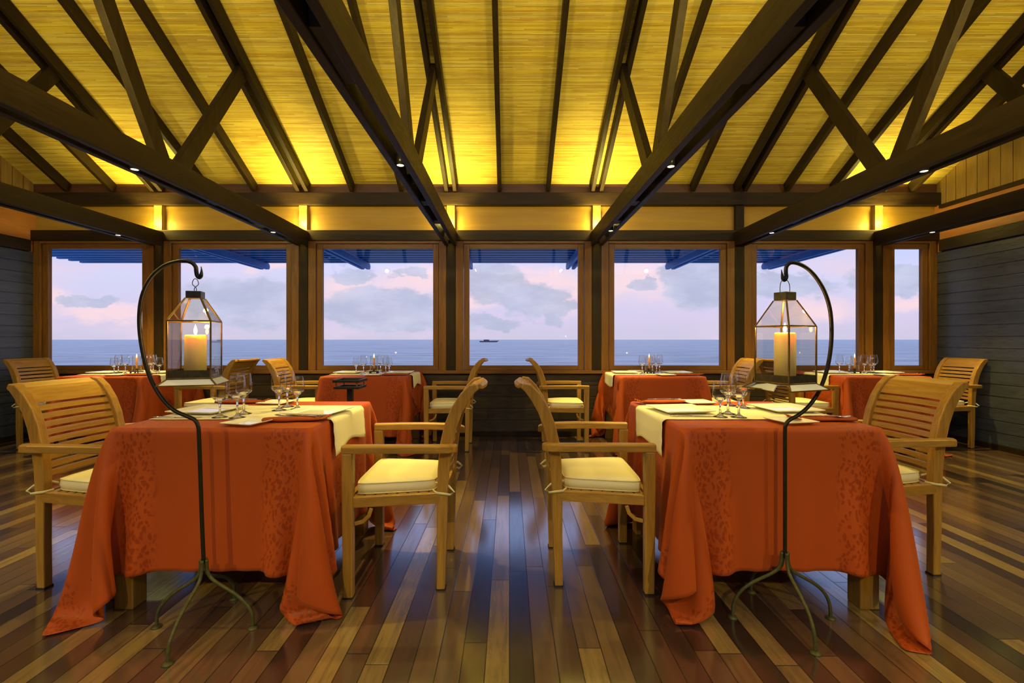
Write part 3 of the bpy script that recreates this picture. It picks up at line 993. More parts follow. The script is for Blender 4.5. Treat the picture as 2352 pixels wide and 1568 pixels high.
def drape(W, D, L, seed, corners, xlim, ylim=None, steps=330, h=0.0303):
    """hang a square cloth over the table: position based dynamics on a grid"""
    rng = np.random.default_rng(seed)
    def lines(A):
        n = int(round(A / h))
        m_ = int(round(L / h))
        e = A / 2
        inner = np.linspace(-e, e, n + 1)
        outer = e + L * np.arange(1, m_ + 1) / m_
        return np.concatenate([-outer[::-1], inner, outer])
    gx, gy = lines(W), lines(D)
    nx_, ny_ = len(gx), len(gy)
    hx, hy = gx[1] - gx[0], gy[1] - gy[0]
    X, Y = np.meshgrid(gx, gy, indexing='ij')
    top = TT + 0.003
    ox = np.maximum(np.abs(X) - W / 2, 0)
    oy = np.maximum(np.abs(Y) - D / 2, 0)
    P = np.zeros((nx_, ny_, 3))
    P[..., 0] = np.sign(X) * (np.minimum(np.abs(X), W / 2) + ox * 0.6)
    P[..., 1] = np.sign(Y) * (np.minimum(np.abs(Y), D / 2) + oy * 0.6)
    P[..., 2] = np.maximum(top - 0.8 * np.maximum(ox, oy) - 0.1 * np.minimum(ox, oy), 0.01)
    P += rng.normal(0, 0.004, P.shape) * ((ox + oy) > 0)[..., None]
    Wt = np.ones((nx_, ny_))
    pin = (ox <= 1e-9) & (oy <= 1e-9)
    Wt[pin] = 0
    P[pin, 2] = top
    idx = {'--': (0, 0), '+-': (-1, 0), '-+': (0, -1), '++': (-1, -1)}
    V = np.zeros_like(P)
    dt = 0.0125
    dg = math.hypot(hx, hy)
    def con(a, b_, rest, k=1.0, only_stretch=False):
        A, B = P[a], P[b_]
        wa, wb = Wt[a], Wt[b_]
        d_ = B - A
        l_ = np.sqrt((d_ * d_).sum(-1)) + 1e-9
        ww = wa + wb
        f_ = k * (l_ - rest) / l_ / np.where(ww > 0, ww, 1)
        if only_stretch:
            f_ = np.maximum(f_, 0)
        A += d_ * (f_ * wa)[..., None]
        B -= d_ * (f_ * wb)[..., None]
    S = slice
    n1 = nx_ - 1
    m1 = ny_ - 1
    def pair(n, st, off):
        a = np.arange(st, n - off, 2 * off) if off == 1 else np.arange(st, n - off, 4)
        return (S(st, st + (len(a) - 1) * (2 if off == 1 else 4) + 1, 2 if off == 1 else 4),
                S(st + off, st + off + (len(a) - 1) * (2 if off == 1 else 4) + 1, 2 if off == 1 else 4))
    start = {k: P[idx[k]].copy() for k in corners}
    for st in range(steps):
        V[..., 2] -= 9.8 * dt * Wt
        V *= 0.982
        prev = P.copy()
        P += V * dt * Wt[..., None]
        fr = min(1.0, st / 140)
        for k, tg in corners.items():
            P[idx[k]] = start[k] + (np.array(tg) - start[k]) * fr
            Wt[idx[k]] = 0
        for it in range(13):
            for q in (0, 1):
                a, b_ = pair(nx_, q, 1)
                con((a, S(None)), (b_, S(None)), hx)
                a, b_ = pair(ny_, q, 1)
                con((S(None), a), (S(None), b_), hy)
            for q in (0, 1):
                a, b_ = pair(nx_, q, 1)
                con((a, S(0, m1)), (b_, S(1, None)), dg, 0.35)
                con((a, S(1, None)), (b_, S(0, m1)), dg, 0.35)
            if it % 3 == 0:
                for q in range(4):
                    a, b_ = pair(nx_, q, 2)
                    con((a, S(None)), (b_, S(None)), 2 * hx, 0.07)
                    a, b_ = pair(ny_, q, 2)
                    con((S(None), a), (S(None), b_), 2 * hy, 0.07)
            # table block, chairs, wall, floor
            r_ = 0.004
            inx = W / 2 + r_ - np.abs(P[..., 0])
            iny = D / 2 + r_ - np.abs(P[..., 1])
            ins = (inx > 0) & (iny > 0) & (P[..., 2] < top - 0.001) & (Wt > 0)
            px_ = ins & (inx <= iny)
            py_ = ins & (inx > iny)
            P[..., 0] = np.where(px_, np.sign(P[..., 0]) * (W / 2 + r_), P[..., 0])
            P[..., 1] = np.where(py_, np.sign(P[..., 1]) * (D / 2 + r_), P[..., 1])
            near = (P[..., 1] > xlim[2]) & (P[..., 1] < xlim[3])
            P[..., 0] = np.where(near, np.clip(P[..., 0], xlim[0], xlim[1]), P[..., 0])
            if ylim is not None:
                P[..., 1] = np.minimum(P[..., 1], ylim)
            P[..., 2] = np.maximum(P[..., 2], 0.006)
        V = (P - prev) / dt
        fl = P[..., 2] < 0.008
        V[fl] *= 0.3
    mb = MB()
    vs_ = P.reshape(-1, 3)
    fs_ = [(i * ny_ + j, (i + 1) * ny_ + j, (i + 1) * ny_ + j + 1, i * ny_ + j + 1) for i in range(nx_ - 1) for j in range(ny_ - 1)]
    mb.add([tuple(map(float, q)) for q in vs_], fs_)
    o_ = mb.build('tablecloth', 'damask', smooth=True)
    uvl = o_.data.uv_layers.new(name='cloth')
    uvs = np.stack([X, Y], -1).reshape(-1, 2)
    li = np.empty(len(o_.data.loops), dtype=np.int32)
    o_.data.loops.foreach_get('vertex_index', li)
    uvl.data.foreach_set('uv', uvs[li].astype(np.float32).ravel())
    ed = np.empty(len(o_.data.edges) * 2, dtype=np.int32)
    o_.data.edges.foreach_get('vertices', ed)
    rim = ((np.abs(np.abs(X) - W / 2) < 1e-6) & (np.abs(Y) <= D / 2 + 1e-6)) | ((np.abs(np.abs(Y) - D / 2) < 1e-6) & (np.abs(X) <= W / 2 + 1e-6))
    rim = rim.reshape(-1)
    cr = o_.data.attributes.new('crease_edge', 'FLOAT', 'EDGE')
    cr.data.foreach_set('value', (rim[ed[0::2]] & rim[ed[1::2]]).astype(np.float32) * 0.7)
    mo = o_.modifiers.new('soft', 'SUBSURF')
    mo.levels = mo.render_levels = 1
    mo = o_.modifiers.new('thick', 'SOLIDIFY')
    mo.thickness = 0.0018
    mo.offset = 1
    return o_

FT = dict(W=0.80, D=0.82)
T_FL = (-1.190, 2.295)
T_FR = (1.088, 2.295)
table_f = Kind(lambda: make_table(0.80, 0.82))
table_f((*T_FL, 0), 0, 'teak table hidden under the rust cloth, near left', 'table', 'dining tables')
table_f((*T_FR, 0), 0, 'teak table hidden under the rust cloth, near right', 'table', 'dining tables')
L = 0.545
c1 = drape(0.80, 0.82, L, 3, {'--': (-0.50, -0.585, 0.008), '+-': (0.435, -0.475, 0.012)}, (-0.412, 0.455, -0.33, 0.24))
c1.location = (*T_FL, 0)
tag(c1, 'rust damask cloth over the near left table, one corner trailing leftwards', 'tablecloth', 'rust damask tablecloths')
c2 = drape(0.80, 0.82, L, 8, {'+-': (0.275, -0.655, 0.008), '--': (-0.465, -0.475, 0.010)}, (-0.455, 0.425, -0.32, 0.36))
c2.location = (*T_FR, 0)
tag(c2, 'rust damask cloth over the near right table, corner sweeping towards the viewer', 'tablecloth', 'rust damask tablecloths')

BT = [(-3.870, 4.86), (-1.383, 4.86), (1.451, 4.86), (3.580, 4.86)]
bt_desc = ['in the left corner by the windows', 'by the windows behind the black tray stand', 'by the windows right of the middle window', 'in the right corner by the windows']
table_b = Kind(lambda: make_table(0.82, 0.76))
cb = drape(0.82, 0.76, 0.545, 5, {'--': (-0.46, -0.50, 0.03), '+-': (0.50, -0.50, 0.03)}, (-0.428, 0.428, -0.36, 0.30), 0.415, steps=300)
for i, (x, y) in enumerate(BT):
    table_b((x, y, 0), 0, 'teak table hidden under the rust cloth ' + bt_desc[i], 'table', 'dining tables')
    o_ = cb if i == 0 else copy_tree(cb)
    o_.location = (x, y, 0)
    tag(o_, 'rust damask cloth over the table ' + bt_desc[i], 'tablecloth', 'rust damask tablecloths')

# runners
ZC = TT + 0.0055                   # top of the cloth
def make_runner(W, wd, hang_l, hang_r, seed):
    rng = random.Random(seed)
    path = []
    e = W / 2
    rr = 0.020
    if hang_l:
        n = 8
        for k in range(n):
            path.append((-e - rr, ZC - rr + 0.002 - hang_l * (1 - k / n)))
        for k in range(5):
            a = PI / 2 * k / 4
            path.append((-e + 0.0 - rr * math.cos(a), ZC + 0.002 - rr + rr * math.sin(a)))
    else:
        path.append((-e + 0.012, ZC + 0.002))
    for k in range(1, 16):
        path.append((-e + 2 * e * k / 16, ZC + 0.002))
    if hang_r:
        n = 8
        for k in range(5):
            a = PI / 2 * k / 4
            path.append((e + rr * math.sin(a), ZC + 0.002 - rr + rr * math.cos(a)))
        for k in range(1, n + 1):
            path.append((e + rr, ZC - rr + 0.002 - hang_r * k / n))
    else:
        path.append((e - 0.012, ZC + 0.002))
    ny_ = 18
    vs_, fs_ = [], []
    for i, (x, z) in enumerate(path):
        for j in range(ny_ + 1):
            v_ = j / ny_
            y = (v_ - 0.5) * wd
            hangk = max(0.0, (ZC - 0.02 - z) / 0.12)
            dx_ = math.copysign(1, x) * hangk * (0.006 + 0.006 * math.sin(v_ * 7 + seed))
            sc_ = 0.0025 * math.sin(i * 1.9 + seed) if j in (0, ny_) else 0.0      # scalloped selvedge
            dz_ = -hangk * 0.016 * math.sin(v_ * 5.5 + seed * 2)
            vs_.append((x + dx_, y + sc_ + 0.012 * hangk * math.sin(v_ * 4), z + dz_))
    for i in range(len(path) - 1):
        for j in range(ny_):
            fs_.append((i * (ny_ + 1) + j, (i + 1) * (ny_ + 1) + j, (i + 1) * (ny_ + 1) + j + 1, i * (ny_ + 1) + j + 1))
    mb = MB()
    mb.add(vs_, fs_)
    o_ = mb.build('table_runner', 'runner', smooth=True)
    mo = o_.modifiers.new('thick', 'SOLIDIFY')
    mo.thickness = 0.0016
    mo.offset = 1
    return o_
for x, y, W, wd, hl, hr, sd, dsc in (
        (T_FL[0], 2.29, 0.80, 0.43, 0, 0.125, 1, 'near left table, hanging over its aisle end'),
        (T_FR[0], 2.29, 0.80, 0.43, 0.125, 0, 4, 'near right table, hanging over its aisle end'),
        (BT[0][0], 4.88, 0.82, 0.40, 0, 0.10, 2, 'table in the left corner'),
        (BT[1][0], 4.88, 0.82, 0.40, 0, 0.10, 1, 'window table behind the black tray stand'),
        (BT[2][0], 4.88, 0.82, 0.40, 0.10, 0, 3, 'window table right of the middle window'),
        (BT[3][0], 4.88, 0.82, 0.40, 0.10, 0, 4, 'table in the right corner')):
    o_ = make_runner(W, wd, hl, hr, sd)
    o_.location = (x, y, 0)
    tag(o_, 'ivory linen runner across the ' + dsc, 'table runner', 'ivory table runners')
ZR = ZC + 0.0045                   # top of a runner

# ------------------------------------------------------------------ tableware
def make_plate(a, rim, h):
    """square plate: sloping flat rim round a sunken well"""
    mb = MB()
    def ring(hw, z):
        n = 6
        out = []
        rr = hw * 0.06
        for cx_, cy_, a0 in ((hw - rr, hw - rr, 0), (-hw + rr, hw - rr, 90), (-hw + rr, -hw + rr, 180), (hw - rr, -hw + rr, 270)):
            for k in range(n):
                th = math.radians(a0 + 90 * k / (n - 1))
                out.append((cx_ + rr * math.cos(th), cy_ + rr * math.sin(th), z))
        return out
    hw = a / 2
    rings = [ring(hw * 0.62, 0.0), ring(hw * 0.66, 0.0), ring(hw, h - 0.003), ring(hw, h), ring(hw - rim, h * 0.52), ring(hw - rim - 0.006, h * 0.34)]
    n = len(rings[0])
    vs_ = [p for r_ in rings for p in r_]
    fs_ = [tuple(range(n))[::-1]]
    for i in range(len(rings) - 1):
        for k in range(n):
            e = (k + 1) % n
            fs_.append((i * n + k, i * n + e, (i + 1) * n + e, (i + 1) * n + k))
    fs_.append(tuple((len(rings) - 1) * n + k for k in range(n)))
    mb.add(vs_, fs_)
    return mb
big_plate = Kind(lambda: make_plate(0.245, 0.034, 0.018).build('dinner_plate', 'plate', bevel=0.001))
small_plate = Kind(lambda: make_plate(0.150, 0.018, 0.015).build('side_plate', 'plate', bevel=0.001))

def make_glass(h, rb, rr):
    """solid foot, stem and cup bottom carrying a thin blown bowl"""
    def mk():
        r = empty('wine_glass')
        z0 = h * 0.445
        MB().lathe([(0, 0.0), (rb * 0.92, 0.0), (rb * 0.95, 0.0015), (rb * 0.5, 0.006), (0.0052, 0.016), (0.0042, h * 0.25), (0.0050, h * 0.40), (0.013, z0),
                    (rb * 0.78, h * 0.515), (rb * 0.74, h * 0.525), (rb * 0.4, h * 0.492), (0, h * 0.480)], 28).build('stem', 'crystal', r, True)
        MB().lathe([(rb * 0.78, h * 0.515), (rb * 0.92, h * 0.55), (rb, h * 0.61), (rb * 0.985, h * 0.70), (rb * 0.90, h * 0.85), (rr, h - 0.0006), (rr - 0.0004, h),
                    (rr - 0.0009, h - 0.0006), (rb * 0.90 - 0.0009, h * 0.85), (rb * 0.985 - 0.0009, h * 0.70), (rb - 0.0009, h * 0.61), (rb * 0.92 - 0.0009, h * 0.55), (rb * 0.77, h * 0.52)], 28).build('bowl', 'stemware', r, True)
        return r
    return mk
tall_glass = Kind(make_glass(0.190, 0.036, 0.027))
short_glass = Kind(make_glass(0.163, 0.034, 0.026))

def make_napkin():
    """cloth rolled into a flat bolster with a loose tail"""
    mb = MB()
    n = 16
    path = [(-0.115 + 0.23 * k / 14, 0.004 * math.sin(k * 0.9), 0) for k in range(15)]
    vs_, fs_ = [], []
    for i, (x, y, z) in enumerate(path):
        e = 1 - 0.25 * (abs(2 * i / 14 - 1) ** 4)
        for k in range(n):
            th = 2 * PI * k / n
            r_ = 1 + 0.05 * math.sin(3 * th + i * 0.35)
            cy_, cz_ = math.cos(th) * 0.031 * e * r_, math.sin(th) * 0.010 * e * r_
            vs_.append((x, y + cy_, 0.0105 + cz_ if cz_ > -0.0100 else 0.0005))
    for i in range(14):
        for k in range(n):
            e = (k + 1) % n
            fs_.append((i * n + k, i * n + e, (i + 1) * n + e, (i + 1) * n + k))
    fs_ += [tuple(range(n))[::-1], tuple(14 * n + k for k in range(n))]
    mb.add(vs_, fs_)
    r = mb.build('napkin', 'napkin', smooth=True)
    tl = MB()
    m_ = 8
    vs_, fs_ = [], []
    for i in range(5):
        for j in range(m_ + 1):
            v_ = j / m_
            wdt = 0.028 + 0.010 * i
            vs_.append((0.108 + 0.011 * i, (v_ - 0.5) * 2 * wdt * (1 - 0.05 * i), 0.009 + 0.0055 * math.sin(v_ * 19) * (i / 4) + 0.0025 * i))
    for i in range(4):
        for j in range(m_):
            fs_.append((i * (m_ + 1) + j, (i + 1) * (m_ + 1) + j, (i + 1) * (m_ + 1) + j + 1, i * (m_ + 1) + j + 1))
    tl.add(vs_, fs_)
    o_ = tl.build('loose_end', 'napkin', r, True)
    mo = o_.modifiers.new('thick', 'SOLIDIFY')
    mo.thickness = 0.0015
    return r
napkin = Kind(make_napkin)

def make_fork():
    r = empty('fork')
    z = [(0.0, 0.0025), (0.06, 0.004), (0.10, 0.0055), (0.125, 0.0045), (0.135, 0.003)]
    MB().sweep([(x, 0, zz_) for x, zz_ in z], [(-0.006, -0.0012), (0.006, -0.0012), (0.006, 0.0012), (-0.006, 0.0012)],
               scale=[(1.0, 1), (0.6, 1), (0.45, 1), (0.8, 1), (1.9, 1)]).build('handle', 'steel', r, True)
    mb = MB()
    mb.sweep([(0.133, 0, 0.003), (0.15, 0, 0.0015)], [(-0.0118, -0.001), (0.0118, -0.001), (0.0118, 0.001), (-0.0118, 0.001)])
    for k in range(4):
        y = -0.0102 + 0.0068 * k
        mb.sweep([(0.149, y, 0.0015), (0.165, y, 0.001), (0.180, y, 0.003), (0.190, y, 0.006)], [(-0.0016, -0.0009), (0.0016, -0.0009), (0.0016, 0.0009), (-0.0016, 0.0009)], scale=[1, 1, 0.9, 0.4])
    mb.build('tines', 'steel', r, True)
    return r
fork = Kind(make_fork)
def make_knife():
    r = empty('knife')
    MB().sweep([(0, 0, 0.004), (0.03, 0, 0.0045), (0.085, 0, 0.004), (0.095, 0, 0.003)], [(-0.007, -0.003), (0.007, -0.003), (0.007, 0.003), (-0.007, 0.003)], scale=[0.7, 1, 0.85, 0.6]).build('handle', 'steel', r, True)
    MB().sweep([(0.094, 0, 0.003), (0.11, 0, 0.0025), (0.18, 0.001, 0.0022), (0.205, 0.003, 0.002), (0.215, 0.006, 0.002)], [(-0.0085, -0.0005), (0.0085, -0.001), (0.0085, 0.001), (-0.0085, 0.0005)],
               scale=[0.8, 1, 1, 0.7, 0.15]).build('blade', 'steel', r, True)
    return r
knife = Kind(make_knife)

# near tables, from what stands where
NL, NR = 'near left table', 'near right table'
big_plate((-1.450, 2.285, ZR), R(-7), 'square white dinner plate on the %s, lantern side' % NL, 'plate', 'dinner plates')
big_plate((-0.900, 2.235, ZR), R(-9), 'square white dinner plate on the %s, aisle side' % NL, 'plate', 'dinner plates')
big_plate((0.825, 2.300, ZR), R(7), 'square white dinner plate on the %s, aisle side' % NR, 'plate', 'dinner plates')
big_plate((1.350, 2.330, ZR), R(5), 'square white dinner plate on the %s, behind the iron hook' % NR, 'plate', 'dinner plates')
small_plate((-1.085, 1.975, ZC), R(-14), 'small square side plate at the front edge of the %s' % NL, 'plate', 'side plates')
small_plate((-1.270, 2.590, ZC), R(-6), 'small square side plate at the back of the %s' % NL, 'plate', 'side plates')
small_plate((1.190, 2.010, ZC), R(12), 'small square side plate at the front edge of the %s' % NR, 'plate', 'side plates')
small_plate((1.030, 2.600, ZC), R(6), 'small square side plate at the back of the %s' % NR, 'plate', 'side plates')
napkin((-0.935, 2.040, ZC), R(8), 'rolled rust napkin with forks at the front of the %s' % NL, 'napkin', 'rolled rust napkins')
napkin((-1.490, 2.610, ZC), R(4), 'rolled rust napkin at the back of the %s' % NL, 'napkin', 'rolled rust napkins')
napkin((1.370, 2.050, ZC), R(174), 'rolled rust napkin with fork at the front of the %s' % NR, 'napkin', 'rolled rust napkins')
napkin((0.850, 2.610, ZC), R(184), 'rolled rust napkin at the back of the %s' % NR, 'napkin', 'rolled rust napkins')
ZN = ZC + 0.0205
fork((-0.830, 2.040, ZN), R(172), 'fork on the front napkin of the %s, the one nearer the viewer' % NL, 'fork', 'forks on napkins')
fork((-0.825, 2.062, ZN), R(179), 'fork on the front napkin of the %s, the one nearer the windows' % NL, 'fork', 'forks on napkins')
fork((1.270, 2.052, ZN), R(-8), 'steel fork lying on the front napkin of the %s' % NR, 'fork', 'forks on napkins')
fork((-1.390, 2.612, ZN), R(180), 'steel fork lying on the back napkin of the %s' % NL, 'fork', 'forks on napkins')
fork((0.760, 2.612, ZN), R(4), 'steel fork lying on the back napkin of the %s' % NR, 'fork', 'forks on napkins')
knife((-1.575, 2.100, ZR), R(0), 'steel table knife along the runner of the %s' % NL, 'knife', 'table knives')
knife((0.725, 2.140, ZR), R(-2), 'steel table knife along the runner of the %s' % NR, 'knife', 'table knives')

def on_table(px, py, z=ZR):
    d_ = (EYE - z) * F_PX / (py - PY0)
    return ((px - PX0) * d_ / F_PX, d_, z)
for px, py, k, dsc in ((505, 958, 's', 'short wine glass below the lantern tray on the %s' % NL), (545, 959, 't', 'tall wine glass in the middle of the front trio on the %s' % NL), (560, 950, 't', 'tall wine glass at the back of the front trio on the %s' % NL),
                       (641, 942, 't', 'tall wine glass at the front of the rear trio on the %s' % NL), (660, 934, 't', 'tall wine glass at the back of the rear trio on the %s' % NL), (683, 939, 's', 'short wine glass nearest the aisle on the %s' % NL),
                       (1654, 957, 's', 'short wine glass nearest the aisle on the %s' % NR), (1672, 950, 't', 'tall wine glass second from the aisle on the %s' % NR), (1697, 958, 't', 'tall wine glass at the front of the cluster on the %s' % NR),
                       (1676, 931, 's', 'short wine glass at the back of the cluster on the %s' % NR), (1707, 936, 't', 'tall wine glass nearest the lantern on the %s' % NR)):
    (tall_glass if k == 't' else short_glass)(on_table(px, py), 0, dsc, 'wine glass', 'wine glasses on the near tables')

# ------------------------------------------------------------------ candles on the window tables
def make_holder():
    r = empty('candle_holder')
    mb = MB().box(-0.042, 0.042, -0.042, 0.042, 0.016, 0.024)
    mb.lathe([(0, 0.024), (0.013, 0.024), (0.012, 0.050), (0.009, 0.050), (0.009, 0.040), (0, 0.040)], 14)
    mb.build('base', 'black', r, bevel=0.002)
    for sx in (-1, 1):
        for sy in (-1, 1):
            MB().bar((sx * 0.036, sy * 0.036, 0), (sx * 0.034, sy * 0.034, 0.017), 0.013, 0.013, up=(0, 1, 0)).build('foot', 'black', r, bevel=0.002)
    MB().lathe([(0.039, 0.0245), (0.039, 0.178), (0.0372, 0.178), (0.0372, 0.0245)], 28, closed=True).build('glass_chimney', 'lantern_glass', r, True)
    return r
holder = Kind(make_holder)
def flame_mesh(h, r_):
    return MB().lathe([(0, 0), (r_ * 0.7, h * 0.12), (r_, h * 0.3), (r_ * 0.75, h * 0.55), (r_ * 0.3, h * 0.82), (0, h)], 12)
def make_taper():
    r = empty('taper_candle')
    MB().lathe([(0, 0), (0.0088, 0), (0.0088, 0.118), (0.0078, 0.122), (0.002, 0.119), (0, 0.119)], 16).build('wax', 'taper', r, True)
    MB().tube([(0, 0, 0.117), (0.0005, 0, 0.124), (0.001, 0, 0.128)], 0.0009, 6).build('wick', 'wick', r)
    MB().lathe([(0, 0.124), (0.003, 0.128), (0.0050, 0.135), (0.0038, 0.144), (0.0014, 0.153), (0, 0.160)], 12).build('flame', 'flame', r, True)
    return r
taper = Kind(make_taper)
def glow(loc, watts, r_=0.008):
    l = bpy.data.lights.new('candle_glow', 'POINT')
    l.energy = watts
    l.color = (1.0, 0.55, 0.2)
    l.shadow_soft_size = r_
    o_ = bpy.data.objects.new('candle_glow', l)
    col.objects.link(o_)
    o_.location = loc
bt_short = ['in the left corner', 'behind the black tray stand', 'right of the middle window', 'in the right corner']
cand_px = [314, 859, 1491, 1963]
gl_px = [[(262, 's', 0), (272, 't', 1), (288, 't', 0), (346, 't', 1), (352, 't', 2), (366, 's', 1)],
         [(818, 's', 1), (835, 't', 0), (874, 't', 1), (886, 't', 0), (894, 's', 1)],
         [(1475, 't', 0), (1498, 't', 2), (1508, 's', 1), (1515, 't', 2)],
         [(1928, 't', 1), (1950, 's', 1), (1985, 't', 1), (2000, 's', 2), (2007, 't', 1)]]
ordn = ['first', 'second', 'third', 'fourth', 'fifth', 'sixth']
for i, (bx_, by_) in enumerate(BT):
    d0 = 4.86
    x = (cand_px[i] - PX0) * d0 / F_PX
    holder((x, d0, ZR), 0.12, 'black candle holder with glass cylinder on the table ' + bt_short[i], 'candle holder', 'candle holders on the window tables')
    taper((x, d0, ZR + 0.0405), 0, 'slim lit taper candle on the table ' + bt_short[i], 'candle', 'taper candles on the window tables')
    glow((x, d0, ZR + 0.185), 0.5)
    for k, (px, kd, row_) in enumerate(gl_px[i]):
        d_ = (4.76, 4.86, 4.96)[row_]
        gx_ = (px - PX0) * d_ / F_PX
        if abs(gx_ - x) < 0.075 and abs(d_ - d0) < 0.08:
            d_ += 0.09
            gx_ = (px - PX0) * d_ / F_PX
        (tall_glass if kd == 't' else short_glass)((gx_, d_, ZR), 0, '%s wine glass, %s from the left on the table %s' % ('tall' if kd == 't' else 'short', ordn[k], bt_short[i]), 'wine glass', 'wine glasses on the window tables')
    sgn = 1 if bx_ > 0 else -1
    for k, s in enumerate((-1, 1)):
        end = 'aisle' if (s * sgn < 0) else 'outer'
        big_plate((bx_ + s * 0.265, by_ + 0.02, ZR), R(3 * s), 'square white dinner plate at the %s end of the table %s' % (end, bt_short[i]), 'plate', 'dinner plates')
    small_plate((bx_ + 0.06, by_ - 0.27, ZC), R(8), 'small side plate at the front edge of the table ' + bt_short[i], 'plate', 'side plates')
    small_plate((bx_ - 0.08, by_ + 0.30 - 0.02, ZC), R(3), 'small side plate at the window edge of the table ' + bt_short[i], 'plate', 'side plates')
    napkin((bx_ + 0.265, by_ - 0.255, ZC), R(5), 'rolled rust napkin at the front of the table ' + bt_short[i], 'napkin', 'rolled rust napkins')
    fork((bx_ + 0.35, by_ - 0.245, ZN), R(176), 'steel fork on the napkin of the table ' + bt_short[i], 'fork', 'forks on napkins')

# ------------------------------------------------------------------ hanging lanterns on iron hooks
def smooth_path(pts, n=6):
    pts = [Vector(p) for p in pts]
    out = []
    for i in range(len(pts) - 1):
        p0, p1, p2, p3 = pts[max(i - 1, 0)], pts[i], pts[i + 1], pts[min(i + 2, len(pts) - 1)]
        for k in range(n):
            t_ = k / n
            out.append(0.5 * ((2 * p1) + (p2 - p0) * t_ + (2 * p0 - 5 * p1 + 4 * p2 - p3) * t_ ** 2 + (3 * p1 - p0 - 3 * p2 + p3) * t_ ** 3))
    out.append(pts[-1])
    return out

def make_stand(base, poly, feet, hub):
    """shepherd's hook: pole outline measured in metres in the plane y = base.y"""
    r = empty('lantern_stand', (base[0], base[1], 0))
    pts = [Vector((x - base[0], 0, z)) for x, z in poly]
    path = smooth_path(pts, 6)
    n = len(path)
    rad = [0.0072 if i < n - 14 else max(0.0072 * (n - i) / 14, 0.0016) for i in range(n)]
    MB().tube(path, rad, 12).build('pole', 'iron', r, True)
    hx_, hz = hub
    for fx_, fy_ in feet:
        hx0 = hx_ - base[0]
        dv = Vector((fx_ - hx0, fy_, 0))
        nrm = dv.normalized()
        p = [Vector((hx0, 0, hz + 0.02)) + nrm * 0.012, Vector((hx0, 0, hz - 0.02)) + nrm * 0.014, Vector((hx0, 0, hz - 0.055)) + nrm * 0.035,
             Vector((hx0, 0, hz - 0.105)) + dv * 0.62, Vector((hx0, 0, hz - 0.145)) + dv * 0.86, Vector((hx0, 0, 0.055)) + dv * 0.98, Vector((hx0, 0, 0.004)) + dv]
        lg = MB().tube(smooth_path(p, 5), 0.0062, 10).build('leg', 'green_iron', r, True)
        MB().lathe([(0, 0), (0.019, 0), (0.018, 0.004), (0.008, 0.010), (0, 0.010)], 14, (fx_, fy_, 0)).build('foot', 'green_iron', lg, True)
    return r

def pxm(px, py, d_):
    return ((px - PX0) * d_ / F_PX, EYE + (PY0 - py) * d_ / F_PX)
dL, dR = 1.776, 1.812
polyL = [pxm(*q, dL) for q in ((468, 1292), (464, 1200), (460, 1080), (457, 1000), (455, 978), (447, 964), (428, 955), (400, 942), (375, 918), (352, 882), (335, 838), (324, 785), (320, 735),
                               (324, 690), (336, 655), (355, 628), (382, 608), (415, 599), (438, 602), (449, 612), (451, 624), (453, 633), (458, 637), (462, 631), (463, 622), (462, 612))]
polyR = [pxm(*q, dR) for q in ((1803, 1280), (1803, 1180), (1803, 1060), (1803, 992), (1805, 975), (1814, 964), (1835, 952), (1858, 932), (1880, 900), (1896, 860), (1906, 815), (1910, 765),
                               (1907, 715), (1896, 675), (1880, 645), (1860, 621), (1838, 607), (1818, 603), (1807, 611), (1805, 624), (1806, 636), (1802, 643), (1798, 638), (1796, 628), (1795, 619))]
hubL = pxm(468, 1297, dL)
hubR = pxm(1803, 1280, dR)
sL = make_stand((hubL[0], dL), polyL, [(-0.180, 0.005), (0.008, -0.198), (0.186, -0.003), (0.0, 0.198)], hubL)
tag(sL, 'tall black wrought iron hook stand before the near left table, arching to the left', 'lantern stand', 'iron lantern stands')
sR = make_stand((hubR[0], dR), polyR, [(-0.186, 0.030), (0.000, -0.180), (0.190, 0.024), (-0.020, 0.215)], hubR)
tag(sR, 'tall black wrought iron hook stand before the near right table, arching to the right', 'lantern stand', 'iron lantern stands')

